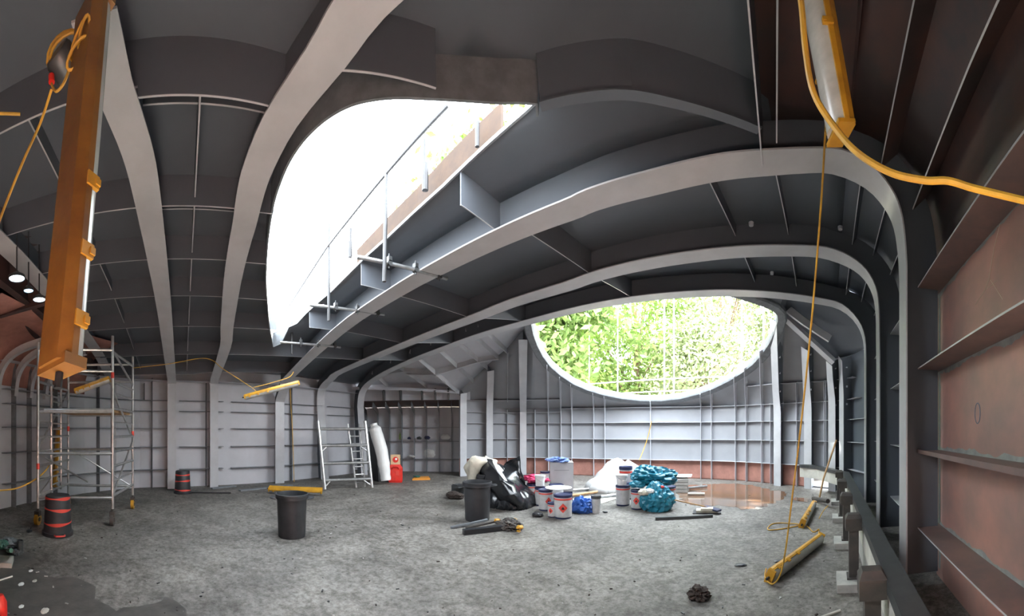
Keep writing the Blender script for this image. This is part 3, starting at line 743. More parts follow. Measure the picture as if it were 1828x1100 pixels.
# --- work lights: yellow tray, grey diffuser, end caps, clips
def light_proto(L, label, mtx):
    t = thing('work_light', label, 'light fitting', mtx=Matrix.Identity(4))
    w_, h_ = .085, .05
    m = MB(); prof_ = [(-w_, -.012), (-w_, .012), (-w_ * .72, h_), (w_ * .72, h_), (w_, .012), (w_, -.012)]
    for x0, x1 in ((-L / 2, L / 2),):
        vs = [V((x, y, z)) for x in (x0, x1) for y, z in prof_]
        m.add(vs, [tuple(range(6)), tuple(reversed(range(6, 12)))] + [(j, (j + 1) % 6, 6 + (j + 1) % 6, 6 + j) for j in range(6)])
    m.build('housing', 'yellow', t)
    m = MB(); n = 9; vs = []
    for x in (-L / 2 + .02, L / 2 - .02):
        for j in range(n): a = PI + PI * j / (n - 1); vs.append(V((x, w_ * .9 * math.cos(a), -.012 + .055 * math.sin(a))))
    m.add(vs, [tuple(range(n)), tuple(reversed(range(n, 2 * n)))] + [(j, j + 1, n + j + 1, n + j) for j in range(n - 1)], 0, True)
    m.build('diffuser', 'lens', t)
    for sx in (-1, 1):
        MB().box((sx * L / 2, 0, -.005), (.035, w_ * 2.04, .085)).build('end_cap', 'yellow', t)
        for k in (.15, .5, .82):
            MB().box((sx * L / 2 * k, sx * w_, -.012), (.05, .014, .05)).box((sx * L / 2 * k, sx * (w_ + .006), -.03), (.025, .012, .02)).build('clip', 'yellow', t)
    MB().tube([(-L / 2 - .02, 0, 0), (-L / 2 - .07, 0, 0)], .014, 8).build('cable_gland', 'black', t)
    return t
def fit(a, b, L, up):      # matrix that lays the light's x axis from a to b, its housing towards up
    a = V(a); b = V(b); x = (b - a).normalized(); u = V(up); y = u.cross(x).normalized(); z = x.cross(y); s = (b - a).length / L
    m = Matrix((x, y, z)).transposed().to_4x4(); m = Matrix.Translation((a + b) / 2) @ m @ Matrix.Diagonal((s, 1, 1, 1)); return m
LL = 1.5
h0 = P(107, 640, 1.16); h1 = P(166, 20, 1.42)
LP = light_proto(LL, 'long yellow work light hanging upright near the camera above the scaffold tower', None)
LP.matrix_basis = fit(P(107, 655, 1.12), P(167, 22, 1.42), LL, V((.80, -.60, .05)))
WLG = 'yellow work lights'
def wl(a, b, up, label): return dup(LP, fit(a, b, LL, up), label)
wl(P(1447, -60, 1.5), P(1502, 238, 1.62), V((.1, -.1, .9)), 'work light hanging from the dark corner deck at upper right, grey diffuser showing')
wl(P(437, 709, 7.2), P(533, 684, 7.2), (0, 0, 1), 'yellow work light hanging aslant on a thin cable before the left wall')
ga = G(1374, 1030, .06); gb = G(1464, 962, .06)
wl(ga, gb, V((-.45, .75, .35)), 'long yellow-edged work light lying on the floor nearest the right-hand posts')
wl(G(1432, 936, .06), G(1452, 901, .06), V((-.7, .5, .3)), 'short-looking yellow and white work light lying on the floor behind the longer one')
wl(G(481, 872, .14), G(574, 876, .14), (0, -.6, .8), 'yellow work light lying at the foot of the left wall beside the ladder frames')
wl(P(97, 868, 6.9), P(106, 765, 7.0), V((.5, -.6, .2)), 'yellow work light standing on end inside the scaffold tower')
wl(P(135, 699, 6.3), P(196, 677, 6.2), (0, -.3, 1), 'yellow work light lying aslant above the scaffold platform')
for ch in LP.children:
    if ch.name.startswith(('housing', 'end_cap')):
        ch.data = ch.data.copy(); ch.data.materials[0] = M['ambershade']
# --- cables
def cable(name, pts, r, label, mt='cable', k=6):
    m = MB().tube(subdiv([V(p) for p in pts], k), r, 7); o = m.build(name, mt); tag(o, label, 'cable'); return o
cable('cable', [P(1424, -40, .92), P(1432, 20, .9), P(1438, 90, .9), P(1452, 165, .9), P(1486, 222, .9), P(1530, 272, .88), P(1590, 308, .86), P(1650, 322, .85), P(1693, 323, .84), P(1745, 338, .84), P(1828, 358, .83), P(1900, 372, .83)], .0085, 'thick yellow cable swooping down across the upper right corner')
cable('cable', [P(1475, 205, 2.4), P(1466, 360, 2.45), P(1450, 560, 2.6), P(1432, 740, 2.8), P(1414, 890, 3.0), P(1402, 985, 3.15), P(1392, 1028, 3.3), P(1378, 1043, 3.45), P(1366, 1030, 3.55), P(1368, 1015, 3.6)], .008, 'thin brown cable hanging full height down to the floor light at right')
cable('cable', [P(92, 160, 1.45), P(72, 220, 1.5), P(45, 280, 1.5), P(20, 340, 1.5), P(0, 392, 1.5), P(-25, 460, 1.5)], .006, 'yellow cable running from the round junction box down to the left edge')
cable('cable', [P(238, 657, 6.8), P(300, 650, 7.0), P(368, 640, 7.4), P(400, 660, 7.3), P(452, 694, 7.2), P(455, 700, 7.2)], .008, 'thin yellow cable strung from the scaffold tower to the slanting light')
cable('cable', [P(452, 692, 7.2), P(480, 685, 7.25), P(515, 674, 7.4), P(524, 664, 7.5)], .008, 'short yellow cable above the slanting hanging light')
cable('cable', [P(518, 690, 9.4), P(519, 720, 9.5), P(522, 770, 9.6), P(525, 860, 9.8)], .01, 'yellow cable hanging straight down the left wall right of the slanting light')
cable('cable', [P(1163, 752, 10.9), P(1158, 775, 10.9), P(1150, 800, 10.85), P(1141, 822, 10.6)], .012, 'yellow cable hanging on the end wall above the white sheet')
cable('cable', [P(-30, 880, 5.6), P(0, 876, 5.6), P(30, 872, 5.7), P(60, 858, 5.8), P(80, 842, 6.0), P(88, 830, 6.2)], .014, 'yellow cable sagging from the left edge into the scaffold tower')
cable('cable', [G(1437, 935, .02), G(1405, 943, .01), G(1372, 946, .01), G(1378, 936, .01), G(1400, 934, .01), G(1437, 938, .02), G(1452, 950, .01), G(1462, 945, .01), G(1458, 960, .01), G(1440, 975, .01), G(1425, 985, .03), G(1446, 968, .02)], .009, 'tangled yellow cable on the floor between the two fallen lights')
cable('cable', [G(1462, 926, .01), P(1470, 912, 6.3), P(1478, 903, 6.5)], .008, 'short cable running towards the far post at right')
# --- round junction box with its coils, by the big hanging light
t = thing('junction_box', 'round grey junction box in coils of yellow cable beside the big hanging light', 'electrical box', tuple(P(112, 110, 1.5)))
c = P(113, 112, 1.5); Q = Matrix.Rotation(1.1, 4, 'Y') @ Matrix.Rotation(.4, 4, 'X')
MB().lathe([(0, 0), (.06, 0), (.066, .01), (.066, .07), (.058, .085), (0, .085)], (0, 0, -.04), 24).xf(Matrix.Translation(c) @ Q).build('box_body', 'dsteel', t)
MB().lathe([(0, 0), (.014, 0), (.014, .03), (0, .03)], (0, 0, 0), 16).xf(Matrix.Translation(P(92, 147, 1.5))).build('red_gland', 'redp', t)
def loopc(cx, cy, rx, ry, rot, d, n=16):
    out = []
    for i in range(n):
        a = 2 * PI * i / n; x = rx * math.cos(a); y = ry * math.sin(a)
        out.append(P(cx + x * math.cos(rot) - y * math.sin(rot), cy + x * math.sin(rot) + y * math.cos(rot), d + .03 * math.sin(a)))
    return out
for (cx, cy, rx, ry, rot, d) in ((118, 95, 30, 44, .5, 1.52), (122, 92, 26, 40, .7, 1.48), (143, 70, 9, 42, .35, 1.36), (139, 95, 12, 34, .5, 1.34), (150, 60, 7, 34, .2, 1.33)):
    MB().tube(loopc(cx, cy, rx, ry, rot, d), .006, 7, closed=True).build('cable_coil', 'cable', t)
MB().tube(subdiv([P(92, 150, 1.5), P(100, 163, 1.48), P(113, 150, 1.46), P(122, 128, 1.46)], 5), .006, 7).build('cable_coil', 'cable', t)
MB().tube([P(150, 65, 1.35), P(190, 12, 1.6)], .005, 6).build('cable_tail', 'cable', t)
tt = MB().tube([P(-20, 203, 2.0), P(36, 204, 2.0)], .008, 8).build('rod', 'cable'); tag(tt, 'short pale rod at the left edge under the dark deck', 'rod')
# --- scaffold tower
FL, FR, BR, BL = GD(68, 5.75), GD(201, 5.72), GD(237, 6.95), GD(122, 7.05)
t = thing('scaffold_tower', 'aluminium mobile scaffold tower on castors with a work platform at far left', 'scaffold', tuple((FL + BR) / 2))
tops = {0: 3.12, 1: 3.22, 2: 3.14, 3: 3.05}
legs = [FL, FR, BR, BL]
for i, g in enumerate(legs):
    l = MB().tube([g + V((0, 0, .28)), g + V((0, 0, tops[i]))], .026, 10)
    for z in (.6, 1.15, 1.75, 2.35): l.tube([g + V((0, 0, z - .02)), g + V((0, 0, z + .02))], .031, 10)
    lo = l.build('leg', 'alu', t)
    cs = MB().tube([g + V((.03, 0, .05)), g + V((.03, .0, .05)) + V((0, .05, 0))], .07, 16)
    MB().tube([g + V((.0, 0, .12)), g + V((0, 0, .32))], .018, 8).box(g + V((.02, .0, .20)), (.10, .09, .08)).tube([g + V((.02, -.045, .1)), g + V((.02, .045, .1))], .035, 10).build('castor_fork', 'rust', lo)
    m = MB().tube([g + V((.02, -.03, .1)), g + V((.02, .03, .1))], .1, 18); m.build('castor_wheel', 'yellow' if i != 1 else 'rust', lo)
def seg(a, za, b, zb, r=.025, nm='rail', mt='alu'):
    MB().tube([a + V((0, 0, za)), b + V((0, 0, zb))], r, 8).build(nm, mt, t)
for z in (.50, 1.0, 1.5, 2.0, 2.45, 2.95): seg(FR, z, BR, z, nm='rung'); seg(FL, z, BL, z, nm='rung')
for z in (.75, 1.25, 1.75, 2.25): seg(FR, z, BR, z, .019, nm='rung'); seg(FL, z, BL, z, .019, nm='rung')
for z in (.47, 1.22, 1.93, 2.62, 2.98): seg(FL, z, FR, z); seg(BL, z, BR, z)
mid = lambda a, b, k: a.lerp(b, k)
seg(FR, 2.98, BR, 2.55, .02, 'brace'); seg(FR, 2.3, BR, 1.45, .02, 'brace'); seg(BR, 1.4, FR, .5, .02, 'brace'); seg(FL, 1.22, BL.lerp(BR, .3), .55, .02, 'brace'); seg(FL, 1.3, BL, 2.45, .02, 'brace'); seg(BL, 1.25, BR, .45, .014, 'brace'); seg(FL, .5, FL.lerp(FR, .18), .8, .012, 'brace')
# built-in ladder between two thin stiles
s1 = FL.lerp(BL, .42) + V((.05, 0, 0)); s2 = FL.lerp(BL, .75) + V((.05, 0, 0))
for s_ in (s1, s2): seg(s_, .45, s_, 2.95, .026, 'ladder_stile')
for i in range(9): seg(s1, .6 + i * .26, s2, .6 + i * .26, .017, 'ladder_rung')
pz_ = 1.93
def quadprism(pts, z0, z1): return MB().prism([(p.x, p.y) for p in pts], z0, z1)
pf = quadprism([FL.lerp(FR, .12).lerp(BL, .08), FR.lerp(FL, .04).lerp(BR, .05), BR.lerp(BL, .04), BL.lerp(BR, .12)], pz_, pz_ + .045).build('platform', 'timber', t)
for (a, b) in ((FL, FR), (BL, BR)): seg(a.lerp(b, .08), pz_ + .03, b, pz_ + .03, .03, 'platform_edge')
for i, (g, z) in enumerate(((FL, .95), (BR, 1.5), (FR, 2.5), (BL, 1.6))): MB().tube([g + V((0, 0, z)), g + V((0, 0, z + .1))], .03, 10).build('red_tape', 'tape', t)
# --- bins
def bin_(label, loc, rz=0, s=1.0, up=True):
    t = thing('dustbin', label, 'bin', mtx=Matrix.Identity(4))
    pr = [(0, 0), (.20, 0), (.205, .02), (.225, .56), (.245, .565), (.245, .60), (.25, .605), (.25, .635), (.235, .64), (.225, .60), (.195, .03), (0, .03)]
    MB().lathe(pr, seg=36).build('bin_body', 'blackbin', t)
    for sx in (-1, 1):
        h = MB().tube(subdiv([V((sx * .235, -.08, .57)), V((sx * .30, -.07, .575)), V((sx * .325, 0, .575)), V((sx * .30, .07, .575)), V((sx * .235, .08, .57))], 3), .013, 7)
        h.box((sx * .27, 0, .585), (.09, .13, .008)); h.build('handle', 'blackbin', t)
    t.matrix_basis = Matrix.Translation(loc) @ Matrix.Rotation(rz, 4, 'Z') @ Matrix.Scale(s, 4); return t
B1 = bin_('empty black dustbin with side handles alone in the middle of the floor', GD(521, 5.15), -ang(521), 1.02)
dup(B1, Matrix.Translation(GD(852, 6.1)) @ Matrix.Rotation(-ang(852), 4, 'Z') @ Matrix.Scale(1.08, 4), 'black dustbin in front of the black sheeting heap')
dup(B1, Matrix.Translation(GD(868, 7.4)) @ Matrix.Rotation(.2, 4, 'Z') @ Matrix.Scale(1.05, 4), 'black dustbin behind the front one, half under the cream cloth')
def taped(label, loc, rz, s, bands):
    t = thing('upturned_bin', label, 'bin', mtx=Matrix.Identity(4))
    MB().lathe([(0, .62), (.185, .62), (.20, .60), (.225, .06), (.25, .05), (.25, .0), (.235, 0), (.2, .3), (0, .59)], seg=36).build('bin_body', 'blackbin', t)
    for k, (z, tilt) in enumerate(bands):
        m = MB(); vs = []; n = 36
        for dz in (-.018, .018):
            for j in range(n):
                a = 2 * PI * j / n; zz = z + dz * (1 + .5 * math.sin(a * 3 + k)) + tilt * math.cos(a + k * 2); r = .2265 - (zz - .06) * .048; vs.append(V((r * math.cos(a), r * math.sin(a), zz)))
        m.add(vs, [(j, (j + 1) % n, n + (j + 1) % n, n + j) for j in range(n)], 0, True); m.build('red_band', 'tape', t)
    MB().tube(subdiv([V((.21, -.08, .04)), V((.29, -.06, .045)), V((.29, .06, .045)), V((.21, .08, .04))], 3), .013, 7).build('handle', 'tape', t)
    t.matrix_basis = Matrix.Translation(loc) @ Matrix.Rotation(rz, 4, 'Z') @ Matrix.Scale(s, 4); return t
taped('upturned black bin banded with red tape beside the scaffold tower', GD(103, 5.25), .5, .98, [(.58, .004), (.41, .012), (.20, .015)])
taped('upturned black bin with red bands against the left wall, away from the scaffold', GD(326, 8.7), 2.6, .93, [(.52, .006), (.34, .02), (.10, .01)])
# --- paint cans
def can_proto(label):
    t = thing('paint_can', label, 'paint can', mtx=Matrix.Identity(4))
    MB().lathe([(0, .03), (.145, .03), (.148, .05), (.15, .39), (.148, .40), (0, .40)], seg=32).build('can_body', 'can', t)
    MB().lathe([(0, 0), (.138, 0), (.14, .032), (.146, .04), (0, .04)], seg=32).build('base_rim', 'navy', t)
    MB().lathe([(.0, .415), (.13, .415), (.14, .425), (.157, .425), (.158, .385), (.151, .38)], seg=32).build('lid', 'navy', t)
    MB().lathe([(.1512, .335), (.1516, .336), (.1516, .362), (.1512, .363)], seg=32).build('red_stripe', 'redl', t)
    a = [(.152 * math.sin(x), -.152 * math.cos(x)) for x in (-.42, -.2, 0, .2, .42)]
    m = MB(); c_ = .2; h_ = .085
    vs = []
    for k, x in enumerate((-.5, -.25, 0, .25, .5)):
        hh = h_ * (1 - abs(x) / .5) + .001; vs += [V((.1525 * math.sin(x), -.1525 * math.cos(x), c_ - hh)), V((.1525 * math.sin(x), -.1525 * math.cos(x), c_ + hh))]
    m.add(vs, [(2 * i, 2 * i + 1, 2 * i + 3, 2 * i + 2) for i in range(4)]); m.build('hazard_diamond', 'redl', t)
    MB().lathe([(0, -.0), (.026, 0), (.016, .028), (.006, .045), (0, .048)], (0, 0, 0), 10).xf(Matrix.Translation((0, -.1535, .175)) @ Matrix.Diagonal((1, .06, 1, 1))).build('flame_mark', 'black', t)
    MB().tube([(.15 * math.cos(x), .15 * math.sin(x) * .35 - .1, .36 - .05 * math.sin(x)) for x in [PI * i / 10 for i in range(11)]], .003, 5).build('handle', 'galv', t)
    return t
C1 = can_proto('large white paint can with red diamond mark, nearest in the left cluster')
def faced(px, d, off=0): return -ang(px) + off
C1.matrix_basis = place(GD(1005, 6.25), faced(1005, 6) , (1.12, 1.12, 1.02))
CG = 'paint cans'
def can(px, d, s, off, label, z=0): return dup(C1, place(GD(px, d, z), faced(px, d, off), s), label)
can(974, 6.85, (.95, .95, .98), .45, 'tall white paint can standing left of the nearest diamond-marked can')
can(986, 6.3, (.58, .58, .62), -.4, 'small white tin between the tall can and the nearest diamond-marked can')
can(952, 7.7, (1.0, 1.0, .95), .3, 'white paint can with navy lid tucked against the black sheeting')
can(966, 7.3, (.9, .9, .9), .2, 'white paint can second from the black sheeting, red marks showing')
can(993, 7.45, (1.05, 1.05, 1.0), 2.2, 'white paint can with red-striped top just below the grey box')
can(1112, 7.3, (1.02, 1.02, 1.02), 2.8, 'white paint can at the bottom of the two-high stack by the turquoise bags')
can(1117, 8.2, (1.05, 1.05, 1.75), 2.6, 'tall white drum with dark blue lid behind the two-high stack')
can(1138, 6.95, (.9, .9, .92), -.2, 'white can with a red round mark in front of the turquoise bags')
can(1126, 8.0, (.85, .85, .9), 1.5, 'white can half hidden between the two-high stack and the turquoise bags')
can(1193, 7.6, (1.1, 1.1, .85), 2.5, 'blue-lidded can lying behind the right side of the turquoise bag')
def pail(label, loc, s, mt='white', rim=None, open_=True):
    t = thing('pail', label, 'tub', mtx=Matrix.Identity(4))
    MB().lathe([(0, 0), (.10, 0), (.118, .21), (.124, .212), (.124, .23), (.112, .23), (.095, .02), (0, .02)], seg=28).build('tub_body', mt, t)
    MB().lathe([(.119, .195), (.127, .2), (.127, .235), (.119, .235)], seg=28).build('tub_rim', rim or mt, t)
    MB().tube([(.12 * math.cos(x), -.122 * math.sin(x) * .9, .19 - .09 * math.sin(x)) for x in [PI * i / 10 for i in range(11)]], .003, 5).build('handle', 'galv', t)
    t.matrix_basis = place(loc, 1.0, s); return t
pail('small grey tub with red stripe at the right end of the left cluster', GD(1064, 6.6), (.82, .82, 1.45), 'can', 'dsteel')
pail('small white tub standing on top of the cans beside the pink rag', GD(964, 7.35, .41), (.95, .95, 1.0))
pail('small white tub on the upper right of the pink rag, red spot on it', GD(973, 7.75, .42), (.9, .9, 1.1), 'can', 'navy')
pail('small off-white tub stacked on the can near the turquoise bags', GD(1110, 7.3, .435), (1.05, 1.05, .95))
t_ = MB().lathe([(0, 0), (.26, 0), (.27, .012), (0, .016)], GD(997, 6.75, .46), 28).build('round_lid', 'white'); tag(t_, 'wide flat pale lid lying on the cans behind the nearest one', 'lid')
# --- grey box with a blue rag on it
t = thing('cardboard_box', 'pale grey cardboard box standing behind the left cluster of cans', 'box'); later = place(GD(1002, 7.95), -ang(1002) + .05)
MB().box((0, 0, .54), (.54, .42, .66)).build('box_body', 'box', t)
for sx in (-1, 1): MB().box((sx * .14, 0, .877), (.26, .42, .008)).build('flap', 'box', t)
MB().box((0, -.212, .70), (.34, .003, .006)).build('seam', 'dsteel', t)
MB().box((0, 0, .12), (.5, .4, .2)).build('under_crate', 'navy', t)
t.matrix_basis = later
o = blob(3, .22, .14, .10, .5, 1.8, .3).xf(Matrix.Translation(GD(997, 7.85, .88))).build('rag', 'bluerag'); tag(o, 'crumpled light blue rag on top of the grey box', 'rag')
o = blob(8, .06, .05, .04).xf(Matrix.Translation(GD(1010, 7.8, .88))).build('sponge', 'green'); tag(o, 'small green sponge beside the blue rag on the box', 'sponge')
o = blob(5, .27, .16, .15, .5, 1.7, .3).xf(Matrix.Translation(GD(956, 7.8, .42))).build('rag', 'pink'); tag(o, 'crumpled bright pink rag lying over the cans', 'rag')
o = blob(11, .24, .17, .27, .35, 1.6, .3, taper=.3).xf(Matrix.Translation(GD(1040, 6.65))).build('plastic_bag', 'blue'); tag(o, 'crumpled royal blue plastic bag between the nearest can and the grey tub', 'bag')
o = blob(12, .10, .08, .08).xf(Matrix.Translation(GD(960, 6.3))).build('tape_roll', 'black'); tag(o, 'black tool lying in front of the left cluster', 'tool')
o = blob(13, .05, .03, .03).xf(Matrix.Translation(GD(1080, 6.6))).build('scrap', 'black'); tag(o, 'tiny black scrap on the floor right of the grey tub', 'scrap')
# --- turquoise bags
o = blob(21, .38, .30, .50, .18, 1.3, .15, taper=.35, sub=5).xf(Matrix.Translation(GD(1172, 6.85))).build('rubble_bag', 'teal'); tag(o, 'full turquoise rubble bag, front one, resting on the floor', 'bag')
o = blob(23, .44, .26, .34, .35, 1.5, .22, sub=5).xf(Matrix.Translation(GD(1166, 7.25, .44))).build('rubble_bag', 'teal'); tag(o, 'gaping turquoise bag slumped on top behind the front one', 'bag')
o = blob(24, .16, .12, .14, .3).xf(Matrix.Translation(GD(1138, 7.05, .42))).build('rubble_bag', 'teal'); tag(o, 'small turquoise bundle at the left of the bags', 'bag')
for k, (px, d, z, s, mt, lab) in enumerate(((1150, 6.75, .32, .11, 'cloth', 'cream rag poking out between the turquoise bags'), (1160, 6.72, .36, .09, 'white', 'white scrap in the mouth of the front turquoise bag'), (1180, 6.8, .44, .06, 'redp', 'red scrap between the turquoise bags'))):
    o = blob(30 + k, s, s * .8, s).xf(Matrix.Translation(GD(px, d, z))).build('rag', mt); tag(o, lab, 'rag')
# --- white dust sheet heap
def drape(seed, pts, h, label, mt, name, cat='sheet', amp=.2, zoff=0, nx=46, ny=30, rag=1.0):
    # a heap whose outline and height are given by bumps (centre, radius, height)
    m = MB(); xs = [p[0].x for p in pts]; ys = [p[0].y for p in pts]; R = max(p[1] for p in pts)
    x0, x1, y0, y1 = min(xs) - R, max(xs) + R, min(ys) - R, max(ys) + R; off = V((seed, seed * 2.1, 0)); idx = {}; vs = []; fs = []
    def hh(x, y):
        v = 0
        for c, r, z in pts:
            d2 = ((x - c.x) ** 2 + (y - c.y) ** 2) / (r * r)
            if d2 < 1: v = max(v, z * (1 - d2) ** .45)
        if v <= 0: return 0
        f = 1 - abs(noise.noise(V((x * 3, y * 3, 0)) + off)) * 2.2; g = 1 - abs(noise.noise(V((x * 8, y * 8, 4)) + off)) * 2.2
        return max(.01, v * (1 + amp * f + amp * .5 * g))
    for i in range(nx + 1):
        for j in range(ny + 1):
            x = lerp(x0, x1, i / nx); y = lerp(y0, y1, j / ny); z = hh(x, y); idx[i, j] = (len(vs), z); vs.append(V((x, y, z + zoff)))
    for i in range(nx):
        for j in range(ny):
            q = [idx[i, j], idx[i + 1, j], idx[i + 1, j + 1], idx[i, j + 1]]
            if max(a[1] for a in q) > 0: fs.append(tuple(a[0] for a in q))
    m.add(vs, fs, 0, True); o = m.build(name, mt); tag(o, label, cat); thicken(o, .006, -1); return o
drape(2, [(GD(1100, 9.6), .50, .74), (GD(1122, 9.5), .40, .70), (GD(1086, 9.5), .45, .52), (GD(1070, 9.3), .42, .30), (GD(1084, 9.0), .5, .26), (GD(1112, 9.0), .5, .30), (GD(1135, 9.3), .22, .60)], 1, 'big heap of white dust sheets in front of the end wall', 'sheet', 'dust_sheet', amp=.10, nx=90, ny=60)
# --- black sheeting heap and cream cloth
def fold_sheet(cols_, mt, label, name, cat, seed=0, amp=.06, kk=4, sm=True):
    rows = [[V(p) for p in c] for c in cols_]; rows = [subdiv(r, kk) for r in rows]
    n = len(rows[0]); tr = [subdiv([r[i] for r in rows], kk) for i in range(n)]
    off = V((seed, 0, 0)); g = []
    for r in tr: g.append([p + V((noise.noise(p * 4 + off), noise.noise(p * 4 + off + V((9, 0, 0))), noise.noise(p * 4 + off + V((0, 9, 0))))) * amp for p in r])
    for r in g:
        for p in r: p.z = max(p.z, .006)
    o = MB().grid(g, 0, sm).build(name, mt, fix=False); tag(o, label, cat); thicken(o, .006, 0); return o
fold_sheet([[P(846, 822, 7.7), P(858, 850, 7.2), P(876, 880, 7.0), P(903, 905, 6.9)],
            [P(862, 816, 7.7), P(884, 838, 7.0), P(897, 872, 6.75), P(925, 905, 6.7)],
            [P(884, 824, 7.9), P(893, 852, 7.4), P(913, 868, 6.8), P(938, 900, 6.8)],
            [P(898, 832, 7.8), P(903, 850, 7.2), P(920, 862, 7.2), P(940, 888, 7.2)],
            [P(906, 824, 8.0), P(915, 846, 7.5), P(930, 858, 7.5), P(945, 882, 7.5)],
            [P(926, 818, 7.6), P(934, 842, 7.5), P(938, 866, 7.5), P(948, 884, 7.8)]], 'polyblack', 'glossy black plastic sheeting heaped up in stiff folds behind the dustbin', 'black_sheeting', 'sheeting', 3, .09, 3)
fold_sheet([[P(872, 828, 7.7), P(885, 850, 7.25), P(900, 880, 7.0)], [P(884, 829, 7.6), P(897, 855, 7.1), P(913, 886, 6.85)], [P(892, 832, 7.7), P(908, 862, 7.2), P(928, 896, 6.8)], [P(898, 840, 7.9), P(915, 866, 7.4), P(936, 893, 7.0)]], 'sheet', 'pale sheeting strip painting the highlight across the black heap', 'highlight_sheeting', 'sheeting', 8, .06, 3)  # pale strip painted in as the highlight on the black sheeting
drape(6, [(GD(915, 7.2), .42, .38), (GD(893, 7.3), .36, .34), (GD(932, 7.4), .34, .3)], 1, 'low dark base of the black sheeting heap', 'polyblack', 'black_sheeting', 'sheeting', amp=.2)
fold_sheet([[P(838, 866, 7.8), P(832, 845, 7.8), P(836, 826, 7.8), P(850, 813, 7.8)], [P(842, 868, 7.4), P(838, 842, 7.4), P(846, 822, 7.4), P(858, 812, 7.6)], [P(848, 864, 7.3), P(850, 838, 7.2), P(860, 822, 7.3), P(868, 815, 7.6)], [P(862, 838, 7.4), P(866, 830, 7.3), P(874, 822, 7.4), P(880, 822, 7.8)], [P(872, 848, 7.8), P(880, 838, 7.7), P(884, 830, 7.7), P(888, 826, 8)]], 'cloth', 'cream cloth draped over the rear dustbin', 'dust_cloth', 'cloth', 5, .12)
# --- dark cases behind the bin
o = MB().box(GD(824, 8.4, .13), (.42, .3, .24)).box(GD(818, 8.2, .27), (.2, .2, .08)).build('tool_case', 'dsteel'); tag(o, 'dark grey tool case on the floor left of the dustbins', 'case')
o = blob(41, .22, .15, .15).xf(Matrix.Translation(GD(812, 8.0))).build('rag', 'dirt'); tag(o, 'dark dirty rag in front of the tool case', 'rag')
# --- tools in front of the bin
def plank(name, label, cat, a, b, wd, th, mt, up=V((0, 0, 1))):
    o = MB().bar(a, b, wd, th, up).build(name, mt); tag(o, label, cat); return o
plank('plank', 'thick black timber offcut in front of the dustbin', 'plank', G(827, 950, .04), G(897, 942, .04), .10, .075, 'black')
plank('float_handle', 'grey batten lying at the left in front of the dustbin', 'batten', G(805, 942, .02), G(870, 928, .06), .05, .03, 'steelgrey')
plank('float_handle', 'brown batten lying between the black offcut and the grey batten', 'batten', G(832, 943, .03), G(893, 929, .07), .045, .03, 'rust')
t = thing('tool_bundle', 'heap of dirty brown and yellow spray hoses right of the black offcut', 'tools', tuple(G(915, 942)))
blob(51, .17, .13, .13, .5, 2, .4).xf(Matrix.Translation(G(911, 944))).build('hose_knot', 'rust', t)
for k, (px, py, r) in enumerate(((921, 938, .05), (928, 944, .05), (918, 930, .045), (888, 932, .05), (926, 950, .03))): blob(60 + k, r, r, r, .4).xf(Matrix.Translation(G(px, py, .02 + .05 * (k % 2)))).build('yellow_fitting', 'yellow', t)
MB().tube(loopc(912, 935, 16, 10, .2, 5.75), .012, 6, closed=True).build('hose', 'dsteel', t)
plank('bar', 'long black and steel bar on the floor in front of the turquoise bag', 'bar', G(1170, 926, .025), G(1272, 921, .025), .06, .05, 'dsteel')
t = thing('scraper', 'long-handled scraper lying right of the turquoise bags', 'tool', tuple(G(1262, 905)))
MB().tube([G(1205, 893, .3), G(1262, 905, .10)], .012, 8).build('handle', 'timber', t)
MB().bar(G(1256, 904, .10), G(1284, 912, .07), .14, .03).build('pad', 'navy', t)
o = MB().box(G(1262, 912, .03), (.42, .22, .05)).box(G(1262, 909, .08), (.24, .16, .05)).build('paint_tray', 'cloth'); tag(o, 'cream paint tray on a dark board right of the turquoise bags', 'tray')
o = MB().box(G(1262, 914, .008), (.55, .3, .012)).build('board', 'black'); tag(o, 'thin dark board under the cream paint tray', 'board')
# stacked boards behind the bags
for k in range(4):
    o = MB().box((0, 0, 0), (.62 - .03 * (k % 2), .42, .075), Matrix.Rotation(-.05 + .05 * k, 4, 'Z')).xf(Matrix.Translation(GD(1208, 8.9, .05 + k * .09))).build('board', 'conc')
    tag(o, ['grey board at the bottom of the stack behind the turquoise bags', 'grey board second from the bottom of the stack', 'grey board second from the top of the stack', 'pale grey board on top of the stack behind the turquoise bags'][k], 'board')
o = MB().box(GD(1208, 9.0, .41), (.8, .5, .02)).build('board', 'white'); tag(o, 'thin white sheet lying over the board stack', 'board')
for k, (pa, pb, mt, lab) in enumerate((((1020, 885), (1092, 874), 'timber', 'yellow-brown batten on the floor behind the left cluster'), ((1042, 890), (1105, 884), 'galv', 'silver tube on the floor between the two clusters'), ((1010, 876), (1100, 869), 'alu', 'long pale tube farthest back between the clusters'), ((1225, 872), (1262, 868), 'galv', 'short silver tube right of the board stack'), ((1228, 882), (1258, 882), 'beige', 'pale batten in the puddle right of the board stack'))):
    o = MB().tube([G(*pa, .05), G(*pb, .05)], .035, 10).build('tube', mt); tag(o, lab, 'tube')
o = MB().prism([(p.x, p.y) for p in (G(1060, 905), G(1120, 885), G(1110, 880), G(1020, 893))], .004, .02).build('paper_sheet', 'beige'); tag(o, 'flat cream paper on the floor between the two clusters', 'paper')
